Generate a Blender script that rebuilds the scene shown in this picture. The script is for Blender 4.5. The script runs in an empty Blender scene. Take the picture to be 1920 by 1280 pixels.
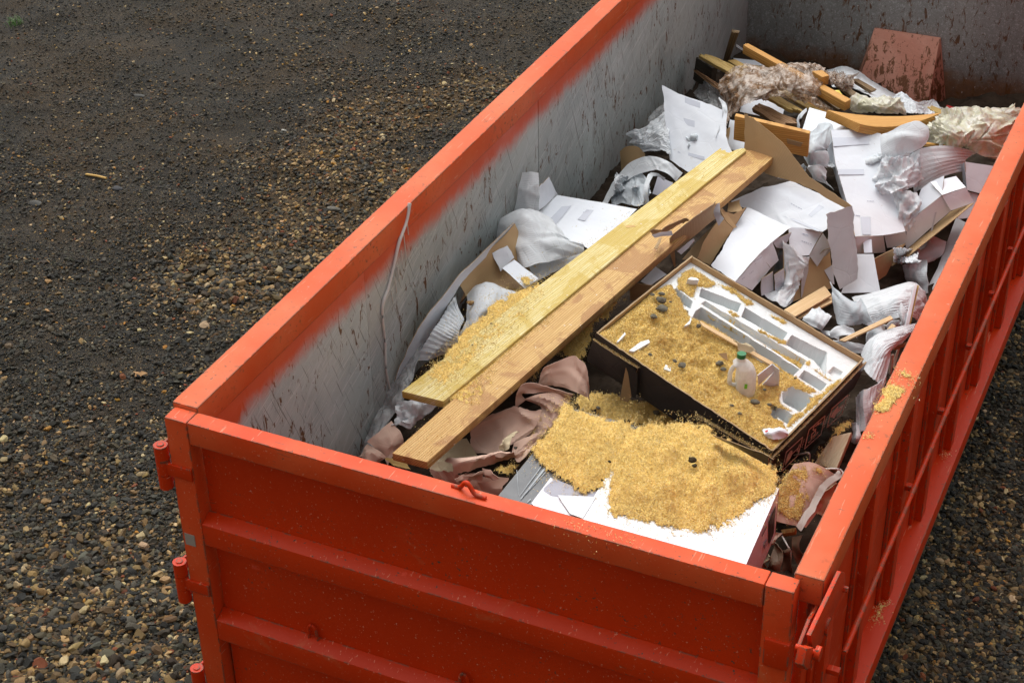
import bpy, bmesh, math, random
import numpy as np
from mathutils import Vector, Matrix
random.seed(4); RNG = np.random.default_rng(11)
H = 1.65                                   # height of the container rim above the ground
CAM = np.array([3.3868, -4.103, 3.7037]); EUL = (0.9875, 0.0184, 0.4334); FPX = 3233.5
sc = bpy.context.scene
# ------------------------------------------------------------------ camera, sky, sun, exposure
cam = bpy.data.cameras.new('camera'); co = bpy.data.objects.new('camera', cam)
sc.collection.objects.link(co); sc.camera = co
co.location = (CAM[0], CAM[1], CAM[2] + H); co.rotation_euler = EUL
cam.sensor_width = 36; cam.lens = 36 * FPX / 1920; cam.clip_end = 500; cam.clip_start = .1
SUN_EL, SUN_AZ = math.radians(62), math.radians(-38)      # azimuth measured from +y towards +x
w = bpy.data.worlds.new('World'); sc.world = w; w.use_nodes = True
nt = w.node_tree; sky = nt.nodes.new('ShaderNodeTexSky'); sky.sky_type = 'NISHITA'; sky.sun_disc = False
sky.sun_elevation = SUN_EL; sky.sun_rotation = SUN_AZ; sky.air_density = 1.0; sky.dust_density = 6.0; sky.ozone_density = .3
bg = nt.nodes['Background']; bg.inputs[1].default_value = .15
hsv = nt.nodes.new('ShaderNodeHueSaturation'); hsv.inputs['Saturation'].default_value = .14      # overcast: the blue is veiled
nt.links.new(sky.outputs[0], hsv.inputs['Color']); nt.links.new(hsv.outputs[0], bg.inputs[0])
sun = bpy.data.lights.new('sun', 'SUN'); so = bpy.data.objects.new('sun', sun); sc.collection.objects.link(so)
sun.energy = .9; sun.angle = math.radians(95); sun.color = (1, .975, .94)
sd = Vector((math.sin(SUN_AZ) * math.cos(SUN_EL), math.cos(SUN_AZ) * math.cos(SUN_EL), math.sin(SUN_EL)))
so.rotation_euler = sd.to_track_quat('Z', 'Y').to_euler(); so.location = (0, 0, 12)
sc.view_settings.view_transform = 'Standard'; sc.view_settings.look = 'None'
sc.view_settings.gamma = 1; sc.view_settings.use_curve_mapping = False
sc.view_settings.exposure = 0.38
sc.render.engine = 'CYCLES'
C = sc.collection
# ------------------------------------------------------------------ rays: photograph pixel -> point in the place
def euler(rx, ry, rz):
    cx, sx, cy, sy, cz, sz = math.cos(rx), math.sin(rx), math.cos(ry), math.sin(ry), math.cos(rz), math.sin(rz)
    X = np.array([[1, 0, 0], [0, cx, -sx], [0, sx, cx]]); Y = np.array([[cy, 0, sy], [0, 1, 0], [-sy, 0, cy]])
    Z = np.array([[cz, -sz, 0], [sz, cz, 0], [0, 0, 1]]); return Z @ Y @ X
RM = euler(*EUL)
def rays(x, y):
    x = np.asarray(x, float); y = np.asarray(y, float)
    d = np.stack([(x - 960) / FPX, -(y - 640) / FPX, -np.ones_like(x)], -1)
    return d @ RM.T
def onz(x, y, z):
    d = rays(x, y); return CAM + ((z - CAM[2]) / d[..., 2])[..., None] * d
def onx(x, y, X):
    d = rays(x, y); return CAM + ((X - CAM[0]) / d[..., 0])[..., None] * d
def onplane(x, y, o, n):
    d = rays(x, y); return CAM + (((o - CAM) @ n) / (d @ n))[..., None] * d
# ------------------------------------------------------------------ noise
def _h(i, j, k, s):
    n = (i * 374761393 + j * 668265263 + k * 2147483647 + s * 1274126177) & 0xffffffff
    n = ((n ^ (n >> 13)) * 1274126177) & 0xffffffff
    n = ((n ^ (n >> 15)) * 2246822519) & 0xffffffff
    return ((n ^ (n >> 16)) & 0xffff) / 65535.
def vn(p, s=0):
    p = np.asarray(p, float); f = np.floor(p); t = p - f; t = t * t * (3 - 2 * t)
    i, j, k = [f[..., a].astype(np.int64) for a in range(3)]; r = 0
    for a in (0, 1):
        for b in (0, 1):
            for c in (0, 1):
                wgt = (t[..., 0] if a else 1 - t[..., 0]) * (t[..., 1] if b else 1 - t[..., 1]) * (t[..., 2] if c else 1 - t[..., 2])
                r = r + wgt * _h(i + a, j + b, k + c, s)
    return r * 2 - 1
def fbm(p, f=1., o=3, s=0):
    r = 0; a = 1.; p = np.asarray(p, float)
    for q in range(o):
        r = r + a * vn(p * f, s + q * 7); f *= 2.03; a *= .5
    return r
def sstep(a, b, x):
    t = np.clip((x - a) / (b - a), 0, 1); return t * t * (3 - 2 * t)
# ------------------------------------------------------------------ frames of reference for reading points off the photograph
HC = []                                     # heap control points (x, y, z)
def heap(x, y):
    x = np.asarray(x, float); y = np.asarray(y, float); P = HCA
    d2 = (x[..., None] - P[:, 0]) ** 2 + (y[..., None] - P[:, 1]) ** 2 + .004
    wg = d2 ** -1.7; return (wg * P[:, 2]).sum(-1) / wg.sum(-1)
def onheap(x, y, d=0.):
    x = np.asarray(x, float); y = np.asarray(y, float); z = np.full(x.shape, -.75)
    for it in range(40):
        p = onz(x, y, z); z = z * .5 + .5 * (heap(np.clip(p[..., 0], .09, 2.38), np.clip(p[..., 1], .08, 6.65)) + d)
    return onz(x, y, z)
for px, py, z in [(690, 840, -.92), (735, 740, -.86), (790, 640, -.8), (870, 520, -.72), (925, 430, -.68), (1000, 340, -.82), (1130, 360, -.97),
                  (1200, 250, -.98), (1300, 140, -.98), (1400, 110, -1.15), (1620, 130, -1.2), (1715, 190, -1.3), (1850, 205, -1.15),
                  (1500, 190, -.85), (1600, 230, -.85), (1450, 350, -.72), (1330, 300, -.8), (1700, 330, -.72), (1800, 300, -.8), (1850, 250, -.85),
                  (1550, 460, -.8), (1560, 560, -1.0), (1660, 560, -.95), (1700, 500, -1.0), (1640, 640, -.85), (1660, 720, -.85), (1600, 820, -.85),
                  (1500, 900, -.78), (1460, 1000, -1.1), (1250, 900, -.72), (950, 880, -.84), (1040, 740, -.76), (1150, 720, -.76),
                  (1100, 620, -.72), (950, 640, -.74), (1300, 460, -.75), (800, 760, -.86), (1440, 480, -.8), (1350, 700, -.8), (1700, 430, -.9)]:
    HC.append(list(onz(px, py, z)))
HCA = np.array(HC)
class Fr:
    def __init__(s, ox, oy, k): s.o = (ox, oy, k)
    def px(s, x, y): return (s.o[0] + x / s.o[2], s.o[1] + y / s.o[2])
    def __call__(s, x, y, d=0.): return onheap(*s.px(x, y), d)
    def z(s, x, y, z): return onz(*s.px(x, y), z)
    def row(s, L):      # (x,y,d) above the heap or (x,y,z,'z') absolute
        return [s.z(a[0], a[1], a[2]) if len(a) == 4 else s(*a) for a in L]
    def rows(s, LL): return [s.row(L) for L in LL]
K0 = Fr(0, 0, 1); K1 = Fr(1150, 40, 2.461); K2 = Fr(660, 300, 2.977); K3 = Fr(1080, 440, 2.977); K4 = Fr(660, 640, 2.977)
K7 = Fr(1580, 40, 4.924); K8 = Fr(1280, 40, 5.953); K9 = Fr(1300, 340, 4.922); K10 = Fr(1400, 460, 4.922); K11 = Fr(1500, 240, 4.922)
K12 = Fr(1400, 700, 3.368); K13 = Fr(1140, 140, 4.922); K15 = Fr(1180, 380, 7.109); K16 = Fr(1440, 720, 7.111)
K17 = Fr(1340, 640, 5.817); K18 = Fr(1120, 480, 5.819); K19 = Fr(940, 760, 5.333); K20 = Fr(1400, 900, 7.108); K14 = Fr(660, 680, 4.364)
# ------------------------------------------------------------------ materials
class NT:
    def __init__(s, name):
        s.m = bpy.data.materials.new(name); s.m.use_nodes = True; s.t = s.m.node_tree
        s.b = s.t.nodes['Principled BSDF']; s.out = s.t.nodes['Material Output']
    def n(s, typ, ins=None, **kw):
        nd = s.t.nodes.new('ShaderNode' + typ)
        for k, v in kw.items(): setattr(nd, k, v)
        for k, v in (ins or {}).items(): s.set(nd.inputs[k], v)
        return nd
    def set(s, sock, v):
        if isinstance(v, bpy.types.NodeSocket): s.t.links.new(v, sock)
        elif isinstance(v, tuple) and len(v) == 3 and sock.type == 'RGBA': sock.default_value = (*v, 1)
        else: sock.default_value = v
    def pos(s): return s.n('NewGeometry').outputs['Position']
    def uv(s): return s.n('TexCoord').outputs['UV']
    def obj(s): return s.n('TexCoord').outputs['Object']
    def map(s, v, scale=(1, 1, 1), rot=(0, 0, 0), loc=(0, 0, 0)):
        return s.n('Mapping', {0: v, 'Scale': scale, 'Rotation': rot, 'Location': loc}).outputs[0]
    def noise(s, v, scale=5., detail=4., rough=.55, dist=0.):
        return s.n('TexNoise', {'Vector': v, 'Scale': scale, 'Detail': detail, 'Roughness': rough, 'Distortion': dist}).outputs[0]
    def ramp(s, v, a, b, c0=0., c1=1.):
        return s.n('MapRange', {0: v, 1: a, 2: b, 3: c0, 4: c1}, interpolation_type='SMOOTHSTEP').outputs[0]
    def math(s, op, a, b=0.): return s.n('Math', {0: a, 1: b}, operation=op).outputs[0]
    def mix(s, f, a, b):
        nd = s.n('Mix', data_type='RGBA'); s.set(nd.inputs[0], f); s.set(nd.inputs[6], a); s.set(nd.inputs[7], b); return nd.outputs[2]
    def bump(s, h, dist=.003, strength=1., normal=None):
        nd = s.n('Bump', {'Height': h, 'Distance': dist, 'Strength': strength})
        if normal is not None: s.set(nd.inputs['Normal'], normal)
        return nd.outputs[0]
    def fin(s, col=None, rough=None, nrm=None, spec=None, **kw):
        for k, v in (('Base Color', col), ('Roughness', rough), ('Normal', nrm), ('Specular IOR Level', spec)):
            if v is not None: s.set(s.b.inputs[k], v)
        for k, v in kw.items(): s.set(s.b.inputs[k.replace('_', ' ')], v)
        return s.m
def m_paint(name, col, faded, wear=.5, rough=.42):
    s = NT(name); p = s.pos()
    n1 = s.noise(p, 2.2, 5); n2 = s.noise(p, 38, 4, .65); n3 = s.noise(p, 9, 5, .7)
    c = s.mix(s.ramp(n1, .35, .68), col, faded)
    c = s.mix(s.ramp(n3, .66, .72, 0, .55), c, tuple(min(1, x * 1.25 + .03) for x in faded))
    n5 = s.noise(s.map(p, (1, 1, 1)), 4.2, 6, .72, .5); c = s.mix(s.ramp(n5, .60, .70, 0, .30), c, (.40, .13, .05)); c = s.mix(s.ramp(n5, .36, .28, 0, .35), c, (.24, .045, .012))
    if wear > 1: gk = s.math('MULTIPLY', s.ramp(s.noise(p, 30, 5, .75), .55, .62), s.ramp(s.noise(p, 2.4, 3), .46, .60)); c = s.mix(s.math('MULTIPLY', gk, .6), c, (.25, .075, .03))
    # pale dust specks, brown dirt specks
    c = s.mix(s.ramp(n2, .715, .73, 0, .7), c, (.55, .33, .25))
    sc_ = s.noise(s.map(p, (40, 3, 40), (.3, .5, .8)), 2.2, 3, .6); c = s.mix(s.ramp(sc_, .66, .68, 0, .6), c, (.62, .25, .15))
    sc_ = s.noise(s.map(p, (3, 36, 36), (.6, .2, .4)), 2.4, 3, .6); c = s.mix(s.ramp(sc_, .72, .73, 0, .8), c, (.14, .06, .035))
    n4 = s.noise(p, 60, 3, .6); gate = s.ramp(n1, .42, .62)
    c = s.mix(s.math('MULTIPLY', s.ramp(n4, .645, .69), gate), c, (.09, .05, .03))
    # chipped edges
    bv = s.n('Bevel', {'Radius': .012}, samples=4).outputs[0]; g = s.n('NewGeometry').outputs['Normal']
    dt = s.n('VectorMath', {0: bv, 1: g}, operation='DOT_PRODUCT').outputs['Value']
    e = s.ramp(dt, .997, .965); ch = s.ramp(s.noise(p, 15, 5, .72), .56 - .1 * wear, .60 - .1 * wear)
    ed = s.math('MULTIPLY', e, ch); c = s.mix(ed, c, s.mix(s.noise(p, 90, 2), (.05, .022, .010), (.18, .12, .075)))
    r = s.math('ADD', rough, s.math('MULTIPLY', s.noise(p, 14, 4), .18))
    h = s.math('ADD', s.noise(p, 6, 3), s.math('MULTIPLY', s.noise(p, 150, 2), .06))
    return s.fin(c, r, s.bump(h, .006, .5), .22)
def m_wall(name, back=False):
    s = NT(name); p = s.pos(); sep = s.n('SeparateXYZ', {0: p}).outputs
    z = s.math('SUBTRACT', sep[2], H)
    q = s.map(p, (1, 1, .35)); n1 = s.noise(q, 3, 5, .6)
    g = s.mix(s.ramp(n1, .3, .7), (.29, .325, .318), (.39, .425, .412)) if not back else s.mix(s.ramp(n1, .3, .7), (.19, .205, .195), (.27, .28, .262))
    # brushed diagonal wear
    d = s.noise(s.map(s.map(p, rot=(.85, 0, 0)), (20, 20, 1.6)), 2.5, 4, .7); g = s.mix(s.ramp(d, .52, .66, 0, .5), g, (.46, .49, .50))
    d2 = s.noise(s.map(s.map(p, rot=(1.25, 0, 0)), (60, 60, 1.2)), 2.4, 3, .6); g = s.mix(s.ramp(d2, .60, .63, 0, .55), g, (.58, .59, .58))
    # vertical drip stains
    v = s.noise(s.map(p, (7, 7, 1.1)), 2.2, 5, .7, .4); g = s.mix(s.ramp(v, .60, .75, 0, .5), g, (.13, .105, .08))
    # rust marks
    r = s.noise(s.map(p, (15, 15, 5)), 2.0, 5, .7, .9); r2 = s.noise(p, 2.6, 3)
    k = s.math('MULTIPLY', s.ramp(r, .575 if not back else .56, .61 if not back else .60), s.ramp(r2, .38, .52))
    g = s.mix(k, g, s.mix(s.noise(p, 60, 3), (.035, .018, .01), (.20, .09, .03)))
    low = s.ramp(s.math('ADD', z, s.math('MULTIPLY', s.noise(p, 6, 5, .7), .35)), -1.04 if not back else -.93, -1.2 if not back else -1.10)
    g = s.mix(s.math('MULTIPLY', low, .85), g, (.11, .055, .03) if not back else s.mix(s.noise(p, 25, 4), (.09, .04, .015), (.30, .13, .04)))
    d3 = s.noise(s.map(s.map(p, rot=(-.4, 0, 0)), (50, 50, 1.5)), 2, 2, .5); g = s.mix(s.ramp(d3, .665, .68, 0, .6), g, (.10, .09, .075))
    sp = s.noise(p, 70, 3, .6); g = s.mix(s.ramp(sp, .70, .72, 0, .9), g, (.7, .7, .68))
    if not back:        # orange overspray below the rail
        nn = s.noise(s.map(p, (1, 1, .5)), 9, 4, .6); yy = sep[1]
        m = s.math('ADD', z, s.math('MULTIPLY', s.math('SUBTRACT', nn, .5), .07))
        m = s.math('ADD', m, s.ramp(yy, .40, .05, 0, .30)); m = s.math('ADD', m, s.math('MULTIPLY', s.math('SUBTRACT', s.noise(s.map(p, (1, 1, .7)), 22, 5, .7), .5), .07))
        o = s.ramp(m, -.25, -.13); g = s.mix(s.math('MULTIPLY', o, .97), g, s.mix(n1, (.56, .075, .016), (.46, .05, .012)))
    h = s.math('ADD', s.noise(p, 3, 3), s.math('MULTIPLY', s.noise(p, 60, 4), .05))
    return s.fin(g, s.ramp(n1, .3, .7, .38, .6), s.bump(h, .012, .5), .4)
def m_rust(name):
    s = NT(name); p = s.pos(); n1 = s.noise(p, 4, 5)
    c = s.mix(s.ramp(n1, .35, .65), (.56, .25, .17), (.62, .32, .23))
    r = s.noise(s.map(p, (12, 12, 5)), 2.4, 5, .75, .5); z = s.math('SUBTRACT', s.n('SeparateXYZ', {0: p}).outputs[2], H)
    k = s.ramp(s.math('SUBTRACT', r, s.math('MULTIPLY', s.math('ADD', z, 1.2), .3)), .50, .56)
    c = s.mix(k, c, s.mix(s.noise(p, 50, 3), (.10, .035, .012), (.24, .10, .035)))
    return s.fin(c, .6, s.bump(s.noise(p, 40, 4), .004))
def m_card(name, a, b, dirt=(.30, .22, .12), flute=0., rough=.6, crease=.5, dirtamt=.0, spec=.35):
    s = NT(name); p = s.obj(); u = s.uv(); n1 = s.noise(p, 3, 4); c = s.mix(s.ramp(n1, .3, .7), a, b)
    n2 = s.noise(p, 16, 5, .7)
    if dirtamt: c = s.mix(s.ramp(n2, .70 - dirtamt * .1, .76, 0, .7), c, dirt)
    fl = s.n('TexWave', {'Vector': s.map(u, (1, 1, 1)), 'Scale': 42., 'Distortion': .4, 'Detail': 1.}, bands_direction='Y').outputs[1]
    lo = s.noise(p, 5, 3, .5); cr = s.n('TexVoronoi', {'Vector': s.map(p, (1, 1, 1)), 'Scale': 6.}, feature='DISTANCE_TO_EDGE').outputs[0]
    cre = s.ramp(cr, 0., .03, 0., 1.)
    h = s.math('ADD', s.math('MULTIPLY', lo, 2.), s.math('MULTIPLY', cre, .25 * crease))
    h = s.math('ADD', h, s.math('MULTIPLY', fl, .10 * flute)); h = s.math('ADD', h, s.math('MULTIPLY', s.noise(p, 90, 3), .04))
    if flute: c = s.mix(s.math('MULTIPLY', fl, .12 * flute), c, tuple(x * .75 for x in a))
    return s.fin(c, rough, s.bump(h, .006, .7), spec)
def m_foam(name, a=(.84, .87, .89), tr=.42):
    s = NT(name); p = s.obj(); u = s.uv(); n1 = s.noise(p, 6, 4); c = s.mix(s.ramp(n1, .3, .7), a, tuple(x * .93 for x in a))
    fl = s.n('TexWave', {'Vector': u, 'Scale': 26., 'Distortion': .8, 'Detail': 1.}, bands_direction='X').outputs[1]
    vo = s.n('TexVoronoi', {'Vector': p, 'Scale': 11.}, feature='DISTANCE_TO_EDGE').outputs[0]
    h = s.math('ADD', s.math('MULTIPLY', s.noise(p, 7, 3, .6), .7), s.math('MULTIPLY', fl, .09)); h = s.math('ADD', h, s.math('MULTIPLY', s.ramp(vo, 0, .06), .18))
    nb = s.bump(h, .006, .8); s.fin(c, .75, nb, .15)
    t = s.n('BsdfTranslucent', {'Color': c, 'Normal': nb}); mx = s.n('MixShader', {0: tr, 1: s.b.outputs[0], 2: t.outputs[0]})
    s.t.links.new(mx.outputs[0], s.out.inputs[0]); return s.m
def m_film(name, a, b, lo=.25, hi=.85, rough=.22):
    s = NT(name); p = s.obj(); n1 = s.noise(s.map(p, (1, 1, 1)), 14, 5, .7, 1.2)
    c = s.mix(s.ramp(n1, .38, .62), a, b); nb = s.bump(s.noise(p, 26, 5, .65, 1.), .004, .6)
    s.fin(c, rough, nb, .5); t = s.n('BsdfTranslucent', {'Color': c, 'Normal': nb}); m1 = s.n('MixShader', {0: .35, 1: s.b.outputs[0], 2: t.outputs[0]})
    tp = s.n('BsdfTransparent'); op = s.ramp(s.noise(p, 9, 4, .6, .8), .3, .7, lo, hi)
    m2 = s.n('MixShader', {0: op, 1: tp.outputs[0], 2: m1.outputs[0]}); s.t.links.new(m2.outputs[0], s.out.inputs[0]); return s.m
def m_wood(name, a, b, dark, stain=None, grain=1., rough=.6):
    s = NT(name); u = s.uv(); p = s.obj()
    w1 = s.noise(s.map(u, (1.2, 22, 1)), 3, 5, .6, .6)
    rg = s.n('TexWave', {'Vector': s.map(u, (.35, 7, 1)), 'Scale': 4., 'Distortion': 5., 'Detail': 3., 'Detail Scale': .8}, bands_direction='Y').outputs[1]
    c = s.mix(s.ramp(w1, .3, .7), a, b); c = s.mix(s.math('MULTIPLY', s.ramp(rg, .62, .95), .55 * grain), c, dark)
    f = s.noise(s.map(u, (3, 140, 1)), 3, 3, .6); c = s.mix(s.ramp(f, .58, .75, 0, .4 * grain), c, dark)
    kn = s.n('TexVoronoi', {'Vector': s.map(u, (1.6, 6, 1)), 'Scale': 1.4}).outputs[0]; c = s.mix(s.ramp(kn, .085, .035, 0, .85), c, tuple(x * .35 for x in dark))
    if stain:
        st = s.noise(p, 5.5, 5, .65, .8); c = s.mix(s.ramp(st, .48, .56, 0, .75), c, stain)
        st = s.noise(p, 30, 3, .6); c = s.mix(s.ramp(st, .70, .73, 0, .8), c, (.62, .58, .48))
    h = s.math('ADD', w1, s.math('MULTIPLY', f, .5)); h = s.math('ADD', h, s.math('MULTIPLY', rg, .5))
    return s.fin(c, rough, s.bump(h, .0016, .9), .3)
def m_plain(name, col, rough=.5, spec=.4, bump=.002, var=.15, bs=30., **kw):
    s = NT(name); p = s.obj(); n1 = s.noise(p, 7, 4)
    c = s.mix(s.ramp(n1, .3, .7), col, tuple(x * (1 - var) for x in col)); return s.fin(c, rough, s.bump(s.noise(p, bs, 4), bump), spec, **kw)
def m_tint(name, rough=.7, attr='tint', gain=1., spec=.3, bump=0.):
    s = NT(name); a = s.n('Attribute', attribute_type='INSTANCER', attribute_name=attr).outputs['Color']
    p = s.obj(); n1 = s.noise(p, 90, 3); c = s.mix(n1, a, s.mix(.55, a, (.01, .01, .01))) if bump else a
    return s.fin(c, rough, s.bump(n1, .002) if bump else None, spec)
ORANGE = m_paint('orange_container_paint', (.48, .027, .0010), (.52, .033, .0020), .6, .36)
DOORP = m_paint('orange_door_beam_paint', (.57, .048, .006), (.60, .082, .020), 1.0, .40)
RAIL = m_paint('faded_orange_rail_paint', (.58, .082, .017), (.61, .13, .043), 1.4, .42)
WALLI = m_wall('scuffed_grey_wall_paint'); WALLB = m_wall('rusty_back_wall_paint', True); RUST = m_rust('rusty_salmon_paint')
WHITE = m_card('white_coated_card', (.66, .70, .755), (.71, .75, .79), dirtamt=.35, crease=.25, rough=.45, spec=.4)
WHITE2 = m_card('grubby_white_card', (.52, .55, .60), (.60, .63, .68), dirtamt=.8, crease=.6, rough=.5)
GREYC = m_card('grey_board', (.42, .425, .44), (.54, .545, .56), dirtamt=.6, flute=.6, crease=.5)
BROWN = m_card('brown_corrugated_card', (.40, .265, .13), (.46, .31, .16), dirt=(.22, .13, .05), flute=1., dirtamt=.2, crease=.2)
EDGE = m_card('torn_card_edge', (.26, .17, .08), (.36, .25, .13), flute=0, dirtamt=.5)
KRAFT = m_card('pink_kraft_paper', (.52, .355, .28), (.60, .43, .345), dirt=(.2, .1, .07), crease=.35, dirtamt=.3, rough=.85, spec=.1)
TAN = m_card('tan_paper', (.40, .33, .21), (.50, .42, .28), crease=.8, dirtamt=.5, rough=.75)
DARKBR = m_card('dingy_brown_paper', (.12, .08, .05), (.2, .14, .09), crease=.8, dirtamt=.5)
BLACKC = m_card('black_printed_card', (.022, .020, .019), (.034, .030, .028), dirt=(.12, .09, .05), dirtamt=.35, crease=.4, rough=.38)
GREYP = m_card('dark_grey_glossy_card', (.075, .08, .085), (.095, .10, .105), dirt=(.3, .3, .3), dirtamt=.3, crease=.1, rough=.25, spec=.5)
LAV = m_card('pale_printed_card', (.60, .60, .68), (.68, .68, .74), crease=.2, dirtamt=.2, rough=.3)
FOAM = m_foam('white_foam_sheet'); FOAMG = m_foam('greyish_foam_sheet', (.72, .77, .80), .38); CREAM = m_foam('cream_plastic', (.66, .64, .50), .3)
FILM = m_film('clear_crumpled_film', (.80, .83, .86), (.92, .94, .95), .62, 1., .38); FILMY = m_film('yellowish_film', (.72, .70, .52), (.82, .81, .74), .6, 1.)
FILMB = m_film('dirty_brown_stretch_film', (.30, .17, .08), (.78, .70, .62), .25, .95); FILMG = m_film('grey_thin_film', (.45, .47, .48), (.65, .66, .66), .3, .8)
PINE = m_wood('yellow_pine', (.50, .33, .10), (.58, .41, .15), (.32, .17, .05), stain=(.42, .27, .08))
PINE2 = m_wood('stained_orange_plank', (.50, .30, .10), (.60, .40, .16), (.28, .13, .04), stain=(.34, .17, .065))
PINEG = m_wood('green_yellow_plank', (.56, .42, .11), (.68, .60, .32), (.34, .25, .07), stain=(.48, .34, .07))
AMBER = m_wood('amber_lumber', (.50, .25, .06), (.58, .32, .09), (.33, .14, .03))
OLDW = m_wood('weathered_board', (.20, .14, .075), (.30, .21, .11), (.10, .065, .035), grain=1.3)
OLDY = m_wood('yellowed_broken_board', (.36, .24, .07), (.46, .33, .11), (.18, .11, .04), grain=1.3)
ROUGHB = m_wood('rough_brown_board', (.24, .13, .06), (.32, .19, .09), (.12, .06, .03), grain=1.5)
LIGHTW = m_wood('pale_strip_wood', (.56, .38, .19), (.64, .46, .26), (.42, .26, .12), grain=.6)
BEAMC = m_wood('cream_smooth_lumber', (.50, .42, .27), (.56, .48, .32), (.42, .33, .2), grain=.3)
DARKW = m_wood('shade_toned_wood', (.035, .028, .02), (.07, .055, .035), (.015, .012, .01))  # shade under the pallet boards is put into this near-black colour
EPS = m_plain('expanded_polystyrene', (.70, .73, .73), .6, .3, .0015, .05, 160.); JUG = m_film('milky_bottle_plastic', (.72, .72, .68), (.80, .80, .78), .75, .95, .3)
GREEN = m_plain('green_cap_plastic', (.01, .16, .05), .35); LIME = m_plain('lime_label', (.15, .55, .03), .4)
PRINT = m_plain('pale_brown_print', (.88, .84, .78), .5, .3, 0.0005, .1); PRINTG = m_plain('grey_print', (.33, .33, .38), .5, .3, .0003, .1); INK = m_plain('dark_ink_print', (.05, .05, .07), .5, .3, .0003)
DRIP = m_plain('dried_white_drip', (.60, .59, .56), .55); TAPE = m_plain('reflective_tape', (.32, .27, .22), .25, .6)
CLOD = m_plain('dark_clod', (.15, .135, .10), .85, .2, .006, .5, 60.); RED = m_plain('red_plastic', (.5, .03, .03), .4); STEEL = m_plain('bright_steel', (.55, .55, .55), .25, .6, Metallic=.9)
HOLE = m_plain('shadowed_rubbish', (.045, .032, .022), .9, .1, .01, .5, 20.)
WOOL = m_plain('yellow_green_wool', (.30, .27, .12), .95, .1, .01, .4, 90.); GRASS = m_plain('fresh_grass', (.06, .14, .02), .6)
# ------------------------------------------------------------------ object helpers
WB = {}
CARDS = {'white_coated_card', 'grubby_white_card', 'grey_board', 'brown_corrugated_card', 'black_printed_card', 'pale_printed_card', 'dark_grey_glossy_card'}
CRD = {'pink_kraft_paper': (.009, 11), 'white_foam_sheet': (.008, 8), 'greyish_foam_sheet': (.008, 8), 'clear_crumpled_film': (.014, 44), 'yellowish_film': (.016, 34), 'dirty_brown_stretch_film': (.010, 26),
       'grey_thin_film': (.010, 14), 'white_coated_card': (.0022, 3), 'grubby_white_card': (.003, 5), 'brown_corrugated_card': (.002, 2), 'tan_paper': (.010, 9), 'dingy_brown_paper': (.010, 9)}
def reg(o, base, parent=None, label=None, cat=None, group=None, kind=None):
    WB[o.name] = Vector(base)
    if parent is not None: o.parent = parent
    if label: o['label'] = label
    if cat: o['category'] = cat
    if group: o['group'] = group
    if kind: o['kind'] = kind
    return o
def thing(name, label, cat, group=None):
    o = bpy.data.objects.new(name, None); C.objects.link(o); o.empty_display_size = .1
    o['label'] = label; o['category'] = cat
    if group: o['group'] = group
    WB[o.name] = None; return o
def build(name, V, F, mats, mi=None, uv=None, parent=None, smooth=True, sharp=35, **tags):
    V = np.asarray(V, float); base = np.array([(V[:, 0].min() + V[:, 0].max()) / 2, (V[:, 1].min() + V[:, 1].max()) / 2, V[:, 2].min()])
    me = bpy.data.meshes.new(name); me.from_pydata((V - base).tolist(), [], F if isinstance(F, list) else F.tolist())
    for m in (mats if isinstance(mats, (list, tuple)) else [mats]): me.materials.append(m)
    if mi is not None: me.polygons.foreach_set('material_index', np.asarray(mi, np.int32))
    if uv is not None:
        l = me.uv_layers.new(name='UVMap'); vi = np.zeros(len(me.loops), np.int32); me.loops.foreach_get('vertex_index', vi)
        l.data.foreach_set('uv', np.asarray(uv, float)[vi].ravel())
    if smooth:
        me.polygons.foreach_set('use_smooth', [True] * len(me.polygons)); me.set_sharp_from_angle(angle=math.radians(sharp))
    me.update(); o = bpy.data.objects.new(name, me); C.objects.link(o); return reg(o, base, parent, **tags)
def bmobj(name, bm, mat, parent=None, smooth=True, uvf=None, **tags):
    bmesh.ops.recalc_face_normals(bm, faces=bm.faces)
    V = np.array([v.co[:] for v in bm.verts]); F = [[v.index for v in f.verts] for f in bm.faces] if not bm.verts.index_update() else None
    uv = uvf(V) if uvf else V[:, :2]
    o = build(name, V, F, mat, uv=uv, parent=parent, smooth=smooth, sharp=30, **tags); bm.free(); return o
def hexa(bm, p, bevel=.0, seg=2):      # p: 8 points, 4 bottom ccw then 4 top ccw
    vs = [bm.verts.new(Vector(q)) for q in p]
    fs = [bm.faces.new([vs[i] for i in f]) for f in ((3, 2, 1, 0), (4, 5, 6, 7), (0, 1, 5, 4), (1, 2, 6, 5), (2, 3, 7, 6), (3, 0, 4, 7))]
    bmesh.ops.recalc_face_normals(bm, faces=fs)
    if bevel: bmesh.ops.bevel(bm, geom=list({e for f in fs for e in f.edges}), offset=bevel, segments=seg, profile=.6, affect='EDGES', clamp_overlap=True)
def box(name, x0, x1, y0, y1, z0, z1, mat, parent=None, bevel=.004, **tags):
    bm = bmesh.new(); hexa(bm, [(x0, y0, z0), (x1, y0, z0), (x1, y1, z0), (x0, y1, z0), (x0, y0, z1), (x1, y0, z1), (x1, y1, z1), (x0, y1, z1)], bevel)
    return bmobj(name, bm, mat, parent, **tags)
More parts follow.
